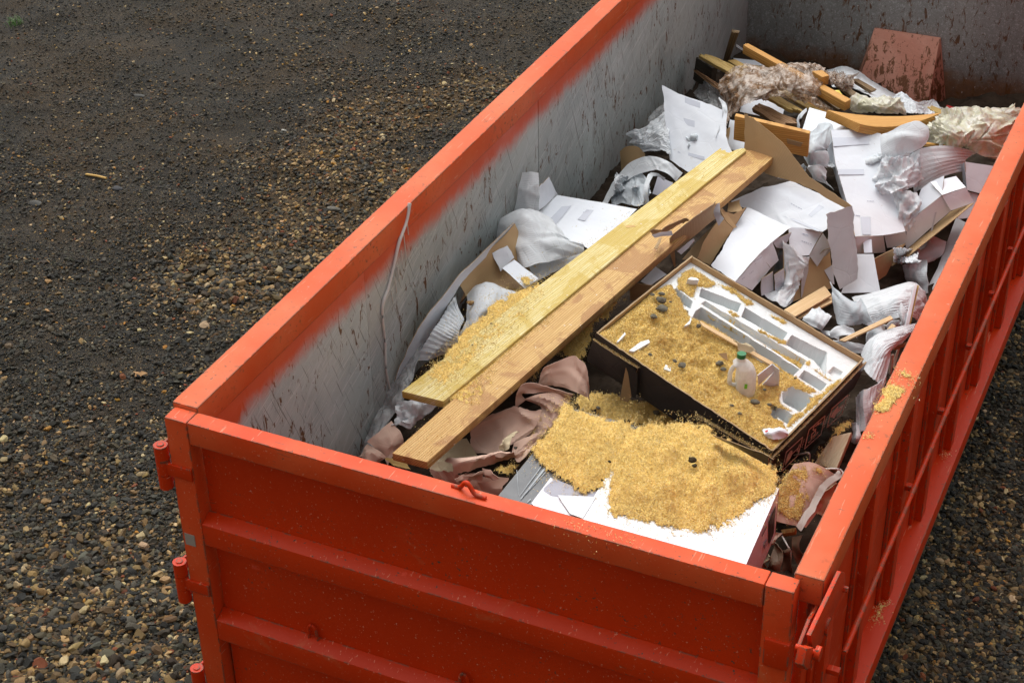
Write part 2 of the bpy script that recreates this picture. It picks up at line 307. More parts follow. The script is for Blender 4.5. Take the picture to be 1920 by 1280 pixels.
def prism(name, prof, a, b, mat, parent=None, bevel=.004, axis='x', **tags):  # profile in the other two axes
    bm = bmesh.new()
    mk = (lambda t, q: (t, q[0], q[1])) if axis == 'x' else ((lambda t, q: (q[0], t, q[1])) if axis == 'y' else (lambda t, q: (q[0], q[1], t)))
    A = [bm.verts.new(mk(a, q)) for q in prof]; B = [bm.verts.new(mk(b, q)) for q in prof]; n = len(prof)
    bm.faces.new(A); bm.faces.new(B[::-1])
    for i in range(n): bm.faces.new([A[i], A[(i + 1) % n], B[(i + 1) % n], B[i]])
    bmesh.ops.recalc_face_normals(bm, faces=bm.faces)
    if bevel: bmesh.ops.bevel(bm, geom=bm.edges[:], offset=bevel, segments=2, profile=.6, affect='EDGES', clamp_overlap=True)
    return bmobj(name, bm, mat, parent, **tags)
def tube(name, pts, r, mat, parent=None, seg=12, res=8, cap=True, taper=None, **tags):
    P = np.array([np.array(p, float) for p in pts]); n = len(P)
    if res > 1 and n > 2:
        Q = [crm(P, t) for t in np.linspace(0, n - 1, (n - 1) * res + 1)]; P2 = np.array(Q)
    else: P2 = P
    m = len(P2); T = np.gradient(P2, axis=0); T /= np.linalg.norm(T, axis=1)[:, None] + 1e-12
    up = np.array([0, 0, 1.]) if abs(T[0][2]) < .9 else np.array([1., 0, 0]); V = []
    rr = np.full(m, r) if taper is None else np.interp(np.linspace(0, 1, m), np.linspace(0, 1, len(taper)), taper) * r
    for i in range(m):
        a = np.cross(T[i], up); a /= np.linalg.norm(a); b = np.cross(T[i], a); up = -np.cross(T[i], a) if False else up
        for k in range(seg):
            an = 2 * math.pi * k / seg; V.append(P2[i] + rr[i] * (math.cos(an) * a + math.sin(an) * b))
    F = [[i * seg + k, i * seg + (k + 1) % seg, (i + 1) * seg + (k + 1) % seg, (i + 1) * seg + k] for i in range(m - 1) for k in range(seg)]
    if cap: F += [list(range(seg))[::-1], [(m - 1) * seg + k for k in range(seg)]]
    uv = np.zeros((len(V), 2)); return build(name, V, F, mat, uv=uv, parent=parent, **tags)
def crm(P, t):
    n = len(P); i = int(min(max(math.floor(t), 0), n - 2)); f = t - i
    p1, p2 = P[i], P[i + 1]; p0 = P[i - 1] if i > 0 else 2 * p1 - p2; p3 = P[i + 2] if i + 2 < n else 2 * p2 - p1
    return .5 * (2 * p1 + (p2 - p0) * f + (2 * p0 - 5 * p1 + 4 * p2 - p3) * f * f + (3 * p1 - p0 - 3 * p2 + p3) * f ** 3)
def up_axis(P, n, smooth):
    ts = np.linspace(0, len(P) - 1, n)
    if smooth: return np.array([crm(P, t) for t in ts])
    out = []
    for t in ts:
        i = int(min(math.floor(t), len(P) - 2)); f = t - i; out.append(P[i] * (1 - f) + P[i + 1] * f)
    return np.array(out)
SEED = [0]; LASTPL = [None, None]
def loft(name, rows, mats, thick=.003, res=.02, smooth=(True, True), wr=(.0, 6.), tear=0., rib=None, parent=None, maxn=110, bend=0., fine=0., an=(1., 1.), cr=None, flat=None, **tags):
    if not isinstance(mats, (tuple, list)): mats = (mats, mats, mats)
    if len(mats) == 2: mats = (mats[0], mats[1], mats[1])
    SEED[0] += 13; sd_ = SEED[0]
    P = np.array([[np.array(q, float) for q in r] for r in rows]); R, Cn = P.shape[:2]
    mn_ = mats[0].name; card = mn_ in CARDS
    if flat is None: flat = card and not smooth[0] or card and R == 2 and Cn == 2
    if flat:
        Q = P.reshape(-1, 3); c0 = Q.mean(0); nn_ = np.linalg.svd(Q - c0)[2][2]; dv_ = Q - CAM; dl = dv_ / np.linalg.norm(dv_, axis=1)[:, None]
        if abs(nn_ @ ((c0 - CAM) / np.linalg.norm(c0 - CAM))) > .22: P = (CAM + dl * (((c0 - CAM) @ nn_) / (dl @ nn_))[:, None]).reshape(P.shape); LASTPL[:] = [c0, nn_]
    if cr is None: cr = CRD.get(mn_, (0, 0))
    lu = max(np.linalg.norm(np.diff(P, axis=0), axis=2).sum(0).max(), .01); lv = max(np.linalg.norm(np.diff(P, axis=1), axis=2).sum(1).max(), .01)
    nu = int(min(maxn, max((R - 1) * (4 if smooth[0] else 2) + 1, lu / res + 2))); nv = int(min(maxn, max((Cn - 1) * (4 if smooth[1] else 2) + 1, lv / res + 2)))
    if not smooth[0] and R > 2: k = max(1, round((nu - 1) / (R - 1))); nu = k * (R - 1) + 1
    if not smooth[1] and Cn > 2: k = max(1, round((nv - 1) / (Cn - 1))); nv = k * (Cn - 1) + 1
    G = up_axis(P, nu, smooth[0] and R > 2); G = up_axis(G.transpose(1, 0, 2), nv, smooth[1] and Cn > 2).transpose(1, 0, 2)
    U, Vv = np.meshgrid(np.linspace(0, lu, nu), np.linspace(0, lv, nv), indexing='ij')
    def normals(G):
        a = np.gradient(G, axis=0); b = np.gradient(G, axis=1); n = np.cross(a, b); return n / (np.linalg.norm(n, axis=2)[..., None] + 1e-12)
    N = normals(G); c = G.mean((0, 1)); sgn = 1. if ((N.mean((0, 1))) @ (CAM - c)) > 0 else -1.; N = N * sgn
    uvp = np.stack([U + sd_ * 1.7, Vv + sd_ * .9, np.zeros_like(U)], -1)
    if 'foam_sheet' in mn_: wr = (wr[0] * .6, wr[1])
    disp = np.zeros_like(U); rg_ = np.random.default_rng(sd_); uvp = uvp * np.array([an[0], an[1], 1.])
    for _ in range(int(cr[1] * max(1, min(3, lu * lv / .12)))):
        a0 = rg_.uniform(0, lu); b0 = rg_.uniform(0, lv); th = rg_.uniform(0, 3.14); wd_ = rg_.uniform(.012, .05) * (1 if cr[1] < 20 else .6); ln_ = rg_.uniform(.10, .5) * (1 if cr[1] < 20 else .35)
        pp_ = (U - a0) * math.cos(th) + (Vv - b0) * math.sin(th); al = -(U - a0) * math.sin(th) + (Vv - b0) * math.cos(th)
        disp += cr[0] * rg_.choice([-1, 1, 1]) * rg_.uniform(.4, 1) * np.maximum(0, 1 - np.abs(pp_) / wd_) * np.exp(-(al / ln_) ** 2)
    if wr[0]:
        a = 1 - 2 * np.abs(vn(uvp * wr[1], sd_)); b = 1 - 2 * np.abs(vn(uvp * wr[1] * 2.1 + 5, sd_ + 1)); d3 = vn(uvp * wr[1] * .6 + 9, sd_ + 2)
        disp += wr[0] * (.55 * a + .35 * b + .8 * d3)
        if fine: disp += fine * (1 - 2 * np.abs(vn(uvp * wr[1] * 5.3 + 3, sd_ + 4)))
    if rib:
        ax = U if rib[2] == 0 else Vv; ph = .15 * vn(uvp * 3, sd_ + 5) * rib[1] * 4
        disp += rib[0] * np.sin(2 * math.pi * (ax + ph) / rib[1])
    if bend: disp += bend * 4 * (U / lu) * (1 - U / lu)
    G = G + N * disp[..., None]
    if tear:
        t = tear * (fbm(uvp * 1., 14., 3, sd_ + 8) + .5 * vn(uvp * 60, sd_ + 9))
        du = np.gradient(G, axis=0); dv = np.gradient(G, axis=1); du /= np.linalg.norm(du, axis=2)[..., None] + 1e-9; dv /= np.linalg.norm(dv, axis=2)[..., None] + 1e-9
        G[0] += du[0] * t[0][:, None]; G[-1] += du[-1] * t[-1][:, None]; G[:, 0] += dv[:, 0] * t[:, 0][:, None]; G[:, -1] += dv[:, -1] * t[:, -1][:, None]
    N = normals(G) * sgn
    B = G - N * thick; V = np.concatenate([G.reshape(-1, 3), B.reshape(-1, 3)]); uv = np.stack([U.ravel(), Vv.ravel()], -1); uv = np.concatenate([uv, uv])
    idx = np.arange(nu * nv).reshape(nu, nv); q = np.stack([idx[:-1, :-1], idx[1:, :-1], idx[1:, 1:], idx[:-1, 1:]], -1).reshape(-1, 4)
    if sgn < 0: q = q[:, ::-1]
    o = nu * nv; q2 = q[:, ::-1] + o
    rim = np.concatenate([idx[0, :], idx[1:, -1], idx[-1, :-1][::-1], idx[1:-1, 0][::-1]]); rn = np.roll(rim, -1)
    q3 = np.stack([rim, rn, rn + o, rim + o], -1)
    if sgn > 0: q3 = q3  # orientation not critical
    F = np.concatenate([q, q2, q3]); mi = np.concatenate([np.zeros(len(q)), np.ones(len(q2)), np.full(len(q3), 2)]).astype(int)
    return build(name, V, F, mats, mi, uv, parent, sharp=22 if card or mn_ == 'pink_kraft_paper' else 50, **tags)
def sheet(name, label, cat, rows, mats, group=None, **k):
    return loft(name, rows, mats, label=label, cat=cat, group=group, **k)
def slab(name, p, th, mat, parent=None, bevel=.004, warp=0., ragged=(0, 0), jit=0., **tags):
    """board: p = four top corners, p0->p3 and p1->p2 run along its length"""
    p = [np.array(q, float) for q in p]; L = (p[3] + p[2] - p[0] - p[1]) / 2; ln = np.linalg.norm(L); eL = L / ln
    W_ = (p[1] + p[2] - p[0] - p[3]) / 2; nn = np.cross(eL, W_); nn /= np.linalg.norm(nn)
    if nn[2] < 0: nn = -nn
    eW = np.cross(nn, eL); bm = bmesh.new(); n = 9; m = 5; rng = np.random.default_rng(int(ln * 1e5) % 9999)
    if ragged[0] or ragged[1]: m = 9
    g = {}
    for i in range(n):
        for j in range(m):
            t = i / (n - 1); s_ = j / (m - 1); q = (p[0] * (1 - s_) + p[1] * s_) * (1 - t) + (p[3] * (1 - s_) + p[2] * s_) * t
            if i == 0: q = q + eL * ragged[0] * rng.uniform(-1, 1)
            if i == n - 1: q = q + eL * ragged[1] * rng.uniform(-1, 1)
            q = q + nn * (warp * 4 * t * (1 - t)) + nn * jit * rng.uniform(-1, 1) * .3
            g[i, j, 1] = bm.verts.new(Vector(q)); g[i, j, 0] = bm.verts.new(Vector(q - nn * th))
    for i in range(n - 1):
        for j in range(m - 1):
            bm.faces.new([g[i, j, 1], g[i + 1, j, 1], g[i + 1, j + 1, 1], g[i, j + 1, 1]]); bm.faces.new([g[i, j, 0], g[i, j + 1, 0], g[i + 1, j + 1, 0], g[i + 1, j, 0]])
        for j in (0, m - 1): bm.faces.new([g[i, j, 1], g[i + 1, j, 1], g[i + 1, j, 0], g[i, j, 0]])
    for j in range(m - 1):
        for i in (0, n - 1): bm.faces.new([g[i, j, 1], g[i, j + 1, 1], g[i, j + 1, 0], g[i, j, 0]])
    bmesh.ops.recalc_face_normals(bm, faces=bm.faces)
    if bevel:
        E = [e for e in bm.edges if len(e.link_faces) == 2 and e.calc_face_angle(0) > .9]
        bmesh.ops.bevel(bm, geom=E, offset=bevel, segments=2, profile=.6, affect='EDGES', clamp_overlap=True)
    o = p[0]; off = rng.uniform(0, 50)
    def uvf(V):
        d = V - o; return np.stack([d @ eL + off, d @ eW + .8 * (d @ nn) + off], -1)
    return bmobj(name, bm, mat, parent, uvf=uvf, **tags)
def scatter(name, P, rot, scl, idx, tint, protos, **tags):
    me = bpy.data.meshes.new(name); base = np.array([*P.mean(0)[:2], P[:, 2].min()]); n = len(P)
    me.vertices.add(n); me.vertices.foreach_set('co', (P - base).ravel())
    for nm, ty, arr, fld in (('rot', 'FLOAT_VECTOR', rot, 'vector'), ('scl', 'FLOAT_VECTOR', scl, 'vector'), ('idx', 'INT', idx, 'value'), ('tint', 'FLOAT_COLOR', np.concatenate([tint, np.ones((n, 1))], 1), 'color')):
        a = me.attributes.new(nm, ty, 'POINT'); a.data.foreach_set(fld, np.ascontiguousarray(arr).ravel())
    o = bpy.data.objects.new(name, me); C.objects.link(o)
    g = bpy.data.node_groups.new(name + '_nodes', 'GeometryNodeTree')
    g.interface.new_socket('Geometry', in_out='INPUT', socket_type='NodeSocketGeometry'); g.interface.new_socket('Geometry', in_out='OUTPUT', socket_type='NodeSocketGeometry')
    N = g.nodes.new; gi = N('NodeGroupInput'); go = N('NodeGroupOutput'); ci = N('GeometryNodeCollectionInfo'); ci.inputs[0].default_value = protos
    ci.inputs['Separate Children'].default_value = True; ci.inputs['Reset Children'].default_value = True
    ip = N('GeometryNodeInstanceOnPoints'); ip.inputs['Pick Instance'].default_value = True
    def na(nm, ty):
        q = N('GeometryNodeInputNamedAttribute'); q.data_type = ty; q.inputs[0].default_value = nm; return q.outputs[0]
    L = g.links.new; L(gi.outputs[0], ip.inputs['Points']); L(ci.outputs[0], ip.inputs['Instance']); L(na('idx', 'INT'), ip.inputs['Instance Index'])
    e2r = N('FunctionNodeEulerToRotation'); L(na('rot', 'FLOAT_VECTOR'), e2r.inputs[0]); L(e2r.outputs[0], ip.inputs['Rotation']); L(na('scl', 'FLOAT_VECTOR'), ip.inputs['Scale'])
    L(ip.outputs[0], go.inputs[0]); md = o.modifiers.new('scatter', 'NODES'); md.node_group = g
    return reg(o, base, **tags)
def protoset(name, meshes):
    c = bpy.data.collections.new(name)
    for i, me in enumerate(meshes):
        ob = bpy.data.objects.new('%s_%02d' % (name, i), me); c.objects.link(ob)
    return c
def stone_mesh(name, mat, seed, sub=2, ang=.5):
    r = np.random.default_rng(seed); bm = bmesh.new(); bmesh.ops.create_icosphere(bm, subdivisions=sub, radius=1.)
    V = np.array([v.co[:] for v in bm.verts])
    for k in range(9):
        n = r.normal(size=3); n /= np.linalg.norm(n); dd = r.uniform(.55, .85); over = np.maximum(V @ n - dd, 0); V -= over[:, None] * n * ang * 1.8
    V *= 1 + .06 * vn(V * 2.3 + seed, seed)[:, None]; V *= np.array([1, r.uniform(.65, .95), r.uniform(.45, .75)])
    me = bpy.data.meshes.new(name); bm.verts.index_update(); me.from_pydata(V.tolist(), [], [[v.index for v in f.verts] for f in bm.faces]); bm.free()
    me.materials.append(mat); me.polygons.foreach_set('use_smooth', [True] * len(me.polygons)); me.set_sharp_from_angle(angle=math.radians(28)); return me
def curl_mesh(name, mat, seed):
    r = np.random.default_rng(seed); n = 6; V = []; k = r.uniform(1.2, 3.6); wd = r.uniform(.10, .2)
    for i in range(n):
        t = i / (n - 1) - .5; a = k * t; p = np.array([math.sin(a) / k, (1 - math.cos(a)) / k * r.uniform(.8, 1.2), .12 * math.sin(3 * t + seed)])
        s_ = .35 + 1.3 * (.25 - t * t) * 2; V += [p + np.array([0, 0, wd * s_ / 2]), p - np.array([0, .04, wd * s_ / 2])]
    F = [[2 * i, 2 * i + 1, 2 * i + 3, 2 * i + 2] for i in range(n - 1)]
    me = bpy.data.meshes.new(name); me.from_pydata([list(v) for v in V], [], F); me.materials.append(mat); return me
M_STONE = m_tint('gravel_stone', .72, bump=1., spec=.35); M_CURL = m_tint('wood_shaving', .65, spec=.25)
PST = protoset('gravel_proto', [stone_mesh('gravel_proto_mesh', M_STONE, i, 2, .75) for i in range(14)])
PCU = protoset('shaving_proto', [curl_mesh('shaving_proto_mesh', M_CURL, i) for i in range(10)])
# ================================================================== GROUND
def ground_h(x, y):
    p = np.stack([x, y, np.zeros_like(x)], -1)
    rut = .03 * np.sin((x * .62 + y * .78) * 5.2 + 1.5 * fbm(p, .6, 2, 8)) * sstep(-.2, -1.6, x)
    return .030 * fbm(p, 1.1, 3, 3) + .018 * fbm(p, 5., 3, 5) + rut
BL = [(onz(a, b, -H), r) for a, b, r in ((760, 210, .7), (640, 300, .55), (560, 380, .45), (720, 330, .6), (600, 440, .5), (420, 520, .4), (850, 190, .6))]
def tanmask(x, y):
    m = np.zeros_like(x)
    for c, r in BL: m = np.maximum(m, np.exp(-(((x - c[0]) ** 2 + (y - c[1]) ** 2) / r ** 2)))
    near = sstep(2.6, .2, y + (x + 1.2) * -.4); right = sstep(1.9, 2.4, x)
    p = np.stack([x, y, np.zeros_like(x)], -1); return np.clip(np.maximum(m, np.maximum(.72 * near, .55 * right)) + .40 * fbm(p, 1.3, 3, 21), 0, 1)
s = NT('dark_grit_soil'); p = s.pos(); n1 = s.noise(p, 1.4, 4); n2 = s.noise(p, 90, 5, .7); n3 = s.noise(p, 260, 2)
at = s.n('Attribute', attribute_name='tan').outputs['Fac']; c = s.mix(s.ramp(n1, .4, .65), (.010, .009, .007), (.026, .016, .007)); c = s.mix(s.ramp(at, .35, .9, 0, .9), c, (.060, .033, .009)); c = s.mix(s.ramp(n2, .56, .66), c, (.05, .044, .034)); c = s.mix(s.ramp(n3, .62, .66), c, (.26, .18, .08))
SOIL = s.fin(c, .8, s.bump(s.math('ADD', n2, s.math('MULTIPLY', n3, .5)), .012), .25)
def axis_pts(a, b, lo, hi, st):
    inner = np.arange(a, b, st); o1 = a - np.geomspace(st, a - lo, 30)[::-1]; o2 = b + np.geomspace(st, hi - b, 30); return np.concatenate([o1, inner, [b], o2])
gx = axis_pts(-9, 5, -160, 160, .05); gy = axis_pts(-1.5, 12, -160, 200, .05)
GX, GY = np.meshgrid(gx, gy, indexing='ij'); GZ = ground_h(GX, GY) - H
idx = np.arange(GX.size).reshape(GX.shape); q = np.stack([idx[:-1, :-1], idx[1:, :-1], idx[1:, 1:], idx[:-1, 1:]], -1).reshape(-1, 4)
g = build('gravel_yard_ground', np.stack([GX, GY, GZ], -1).reshape(-1, 3), q, SOIL, kind='structure', sharp=60)
at_ = g.data.attributes.new('tan', 'FLOAT', 'POINT'); at_.data.foreach_set('value', tanmask(GX, GY).ravel().astype(np.float32))
PAL = np.array([(.026, .027, .024), (.046, .045, .036), (.014, .014, .012), (.080, .080, .070), (.042, .028, .012), (.105, .090, .060), (.135, .090, .038), (.28, .19, .085), (.40, .29, .15), (.54, .45, .30), (.20, .060, .020), (.42, .22, .035)])
def gravel(name, n, region, smin, smax, power, seed, label):
    r = np.random.default_rng(seed); px = r.uniform(region[0], region[2], n); py = r.uniform(region[1], region[3], n)
    # spread evenly over the ground seen there
    P = onz(px, py, -H); x, y = P[:, 0], P[:, 1]; dens_ = .84 + .5 * fbm(np.stack([x, y, x * 0], -1), 2.3, 3, 31) + .45 * tanmask(x, y) ** 2; ok = (r.random(n) < dens_) & ~((x > 0.1) & (x < 2.4) & (y > .1) & (y < 6.6)) & (x > -9) & (y < 12); x, y = x[ok], y[ok]; n = len(x)
    tm = tanmask(x, y); pr = np.zeros((n, len(PAL)))
    dark = np.array([28, 26, 26, 14, 6, 7, 3, 2.2, 1.6, 1.0, .4, .3]); tan = np.array([10, 10, 14, 7, 20, 12, 16, 13, 8, 3, 2.0, 1.0])
    pr = dark[None] / dark.sum() * (1 - tm[:, None]) + tan[None] / tan.sum() * tm[:, None]; cs = pr.cumsum(1); k = (r.random(n)[:, None] > cs).sum(1).clip(0, len(PAL) - 1)
    tint = PAL[k] * np.array([1.05, .93, .72]) * r.uniform(.7, 1.3, n)[:, None] * r.uniform(.93, 1.07, (n, 3))
    s_ = smin + (smax - smin) * r.random(n) ** power; s_ = s_ * (.75 + .5 * tm)
    P = np.stack([x, y, ground_h(x, y) - H + s_ * r.uniform(-.15, .45, n)], -1)
    rot = np.stack([r.normal(0, .35, n), r.normal(0, .35, n), r.uniform(0, 6.28, n)], -1); scl = s_[:, None] * r.uniform(.75, 1.25, (n, 3))
    return scatter(name, P, rot, scl, r.integers(0, 14, n), tint, PST, label=label, cat='gravel', kind='stuff')
gravel('gravel', 300000, (-60, -60, 1200, 1340), .0035, .018, 3.0, 1, 'loose dark gravel and grit left of the orange container')
gravel('gravel', 70000, (1500, 300, 1990, 1340), .004, .022, 2.4, 2, 'loose grey and tan gravel right of the orange container')
gravel('gravel', 12000, (-60, 480, 760, 1340), .010, .034, 3.0, 5, 'coarser mixed pebbles near the container hinge side')
# ================================================================== CONTAINER
ct = thing('roll_off_container', 'open orange steel container full of building rubbish on gravel', 'container')
L_ = 6.68; zf = -1.45; xl0, xl1 = -.016, .0934; xr0, xr1 = 2.3765, 2.4776; zr = .0145; D = .074; fz = -1.0865
box('floor_plate', .0, 2.46, .08, 6.75, zf - .05, zf, WALLB, ct)
ys = [D + .004, 1.34, 3.165, 5.04, L_ + .03]
for i in range(4):
    box('inner_plate', .045, xl1 - .002 * (i % 2), ys[i] + .002, ys[i + 1] - .002, zf, -.02, WALLI, ct, bevel=.0015)
for i in range(4): box('side_plate', 2.40, 2.432, ys[i] + .002, ys[i + 1] - .002, zf, -.02, ORANGE, ct, bevel=.0015)
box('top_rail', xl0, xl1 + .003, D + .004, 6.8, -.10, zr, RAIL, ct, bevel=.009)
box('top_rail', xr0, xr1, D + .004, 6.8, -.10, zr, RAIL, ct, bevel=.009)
box('back_wall', xl1 - .03, 2.40, L_, L_ + .05, zf, -.02, WALLB, ct, bevel=.002)
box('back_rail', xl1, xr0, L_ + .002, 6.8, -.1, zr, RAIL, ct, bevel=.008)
# slanted housing on the back wall
a0 = K7.z(288, 74, -.95); wy = L_ - .001
def wq(px, py, y): d = rays(px, py); return CAM + (y - CAM[1]) / d[1] * d
tl = wq(*K7.px(288, 72), wy - .03); tr = wq(*K7.px(898, 165), wy - .03)
bl = onz(*K7.px(170, 830), -1.43); br = onz(*K7.px(560, 870), -1.43)
br = onz(*K7.px(632, 725), -1.34); dr = (br - tr) / (br[2] - tr[2]); br = tr + dr * (-1.45 - tr[2]); bl = tl + (br - tr) * np.array([1, 1, 1])
bm = bmesh.new(); bk = lambda q, z=None: (q[0], wy, q[2] if z is None else z)
hexa(bm, [(tl[0] - .05, bl[1], -1.45), (tr[0] + .0, br[1], -1.45), (tr[0] + .10, wy, -1.45), (tl[0] - .12, wy, -1.45), tuple(tl), tuple(tr), bk(tr), bk(tl)], .006)
bmobj('slanted_housing', bm, RUST, ct, label='salmon painted slanted housing mottled with rust')
# right side ribs, lower sill, rod
r0 = box('side_rib', 2.4325, 2.478, 1.865, 1.94, fz + .001, -.101, ORANGE, ct, bevel=.003)
web = box('rib_backing', 2.4325, 2.447, 1.82, 1.8645, fz + .001, -.101, ORANGE, ct, bevel=.002)
for k in range(-3, 9):
    if k == 0: continue
    for src in (r0, web):
        c = src.copy(); C.objects.link(c); reg(c, WB[src.name] + Vector((0, .5535 * k, 0)), ct)
box('lower_sill', 2.36, 2.515, .0, 6.8, fz - .10, fz, ORANGE, ct, bevel=.006)
box('lower_panel', 2.36, 2.40, .05, 6.75, zf - .05, fz - .101, ORANGE, ct)
for x in (.72, 1.58): box('skid_rail', x, x + .1, .0, 6.8, -H + .012, zf - .051, ORANGE, ct)
XR = 2.515
rod = [onx(1572.5, 1246, XR), onx(1678.6, 1000, XR), onx(1780, 757.7, XR), onx(1864, 560, XR), onx(1920, 428, XR)]
y_ = [q[1] for q in rod]; z_ = [q[2] for q in rod]; kz = np.polyfit(y_, z_, 1)
rodo = tube('side_rod', [(XR, y, np.polyval(kz, y)) for y in (.34, 3.2, 6.3)], .0105, ORANGE, ct, res=1)
for q in [(1572.5, 1240), (1717, 905), (1777, 764), (1828, 645), (1870, 545), (1905, 463)]:
    P = onx(*q, XR); zz = np.polyval(kz, P[1])
    box('rod_clip', 2.478, XR + .008, P[1] - .014, P[1] + .014, zz - .03, zz - .008, ORANGE, ct, bevel=.003)
# ---- door
door = box('door', .105, 2.305, .060, D, zf, -.09, ORANGE, ct, bevel=0)
W_ = 2.402
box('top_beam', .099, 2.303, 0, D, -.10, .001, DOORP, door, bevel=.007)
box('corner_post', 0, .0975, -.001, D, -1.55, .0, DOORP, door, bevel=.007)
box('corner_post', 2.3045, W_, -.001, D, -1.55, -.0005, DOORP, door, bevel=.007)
for k in range(3):
    t = -.449 - .49 * k
    prism('cross_rail', [(.0595, t), (-.0, t - .028), (-.0, t - .13), (.0595, t - .145)], .0985, 2.3035, ORANGE, door, .005)
def loop(P, wd, hgt):
    x, y, z = P; tube('tie_loop', [(x - wd, y, z), (x - wd * .75, y - .004, z + hgt * .75), (x, y - .006, z + hgt), (x + wd * .75, y - .004, z + hgt * .75), (x + wd, y, z)], .006, ORANGE, door)
for q in [(586, 1183), (870, 1272)]:
    d = rays(*q); P = CAM + (.045 - CAM[1]) / d[1] * d; loop((P[0], .047, -.947), .020, .075)
a = onz(846, 914, 0); b = onz(908, 931, 0)
tube('grab_handle', [(a[0], .055, .004), (a[0] + .03, .052, .008), (a[0] + .055, .045, .040), (b[0] - .055, .04, .042), (b[0] - .03, .036, .012), (b[0] + .012, .035, .006)], .0085, ORANGE, door)
box('reflective_tape', .012, .058, -.0035, -.0013, -.60, -.545, TAPE, door, bevel=0)
for zt in (-.14, -.71, -1.28):
    hg = thing('hinge', '', ''); del hg['label']; del hg['category']; hg.parent = ct; WB[hg.name] = Vector((-.038, 0, zt - .2))
    for k in range(3):
        za = zt - .0667 * k
        tube('knuckle', [(-.038, .002, za), (-.038, .002, za - .064)], .0275, ORANGE, hg, seg=24, res=1)
    tube('hinge_pin', [(-.038, .002, zt - .01), (-.038, .002, zt + .004)], .014, ORANGE, hg, seg=20, res=1)
    box('hinge_strap', -.03, .095, -.012, -.0015, zt - .128, zt - .072, ORANGE, hg, bevel=.003)
    prism('hinge_arm', [(-.05, .01), (-.040, .01), (-.004, .16), (-.014, .16)], zt - .062, zt - .002, ORANGE, hg, .002, axis='z')
    prism('hinge_arm', [(-.05, .01), (-.040, .01), (-.004, .16), (-.014, .16)], zt - .198, zt - .138, ORANGE, hg, .002, axis='z')
# latch on the right corner
lt = thing('latch', '', ''); del lt['label']; del lt['category']; lt.parent = ct; WB[lt.name] = Vector((2.5, .1, -.5))
box('latch_bracket', 2.318, W_ + .006, -.014, D - .01, -.335, -.215, ORANGE, lt, bevel=.012)
XX = 2.505
def lev(px, X): P = onx(*px, X); return (P[1], P[2])
pf = [lev(q, XX) for q in [(1573, 1070), (1581, 1072), (1581, 1098), (1557, 1153), (1535, 1205), (1520, 1215), (1516, 1190), (1530, 1160)]]
prism('latch_lever', pf, XX - .007, XX + .007, ORANGE, lt, .002)
pf = [lev(q, XX - .045) for q in [(1535, 1128), (1540, 1132), (1530, 1160), (1504, 1212), (1497, 1209), (1516, 1160)]]
prism('latch_plate', pf, XX - .050, XX - .038, ORANGE, lt, .002)
pf = [lev(q, XX + .012) for q in [(1506, 1213), (1518, 1211), (1517, 1232), (1512, 1250), (1505, 1253), (1499, 1245)]]
prism('latch_hook', pf, XX - .004, XX + .024, ORANGE, lt, .003)
P = onx(1530, 1223, XX + .03); tube('latch_pin', [(2.47, P[1], P[2]), (XX + .03, P[1], P[2])], .011, ORANGE, lt, res=1)
tube('pin_head', [(XX + .028, P[1], P[2]), (XX + .045, P[1], P[2])], .024, ORANGE, lt, seg=20, res=1)
P = onx(1546, 1172, XX); tube('washer', [(XX + .006, P[1], P[2]), (XX + .016, P[1], P[2])], .03, ORANGE, lt, seg=20, res=1)
P = onx(1578, 1102, XX); tube('lever_bolt', [(XX - .06, P[1], P[2]), (XX + .022, P[1], P[2])], .011, ORANGE, lt, seg=6, res=1)
# white drip down the inner wall, hung from the rail
dp = [onx(a, b, xl1 + .006) for a, b in ((768, 381), (762, 415), (748, 455), (738, 500), (728, 540), (719, 565), (717, 590), (722, 640), (724, 690), (731, 728))]
drip = thing('dried_drip', 'long white dried drip running down the inner left wall', 'drip')
tube('drip_strand', dp, .0075, DRIP, drip, seg=7, taper=[1.2, 1, 1.1, .8, .9, 1.1, .8, .8, .7, .6])
for a, b, l in ((762, 410, 30), (757, 440, 46), (752, 470, 34), (745, 500, 26), (740, 520, 30), (733, 545, 22)):
    p0 = onx(a, b, xl1 + .004); p1 = onx(a + 3 + l * .04, b + l, xl1 + .004); tube('drip_thread', [p0, p1], .0022, DRIP, drip, seg=5, res=1)
# ================================================================== RUBBISH: the packed layer underneath everything
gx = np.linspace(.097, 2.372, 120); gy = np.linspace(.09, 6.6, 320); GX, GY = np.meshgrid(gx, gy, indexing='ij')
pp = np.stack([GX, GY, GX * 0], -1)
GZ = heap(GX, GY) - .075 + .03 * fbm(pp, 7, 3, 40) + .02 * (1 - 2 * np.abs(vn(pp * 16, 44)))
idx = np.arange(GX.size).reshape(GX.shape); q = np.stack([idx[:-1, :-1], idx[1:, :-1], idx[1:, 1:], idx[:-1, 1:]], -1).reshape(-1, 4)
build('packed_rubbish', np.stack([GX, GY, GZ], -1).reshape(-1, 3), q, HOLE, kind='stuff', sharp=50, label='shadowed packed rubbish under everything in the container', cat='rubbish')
MARKS = []; PLN = {}
def mk(o, K, *marks): PLN[o.name] = list(LASTPL); MARKS.append((o, K, marks)); return o
CP = (WHITE, BROWN, EDGE); BP = (BROWN, WHITE, EDGE); BB = (BROWN, BROWN, EDGE)
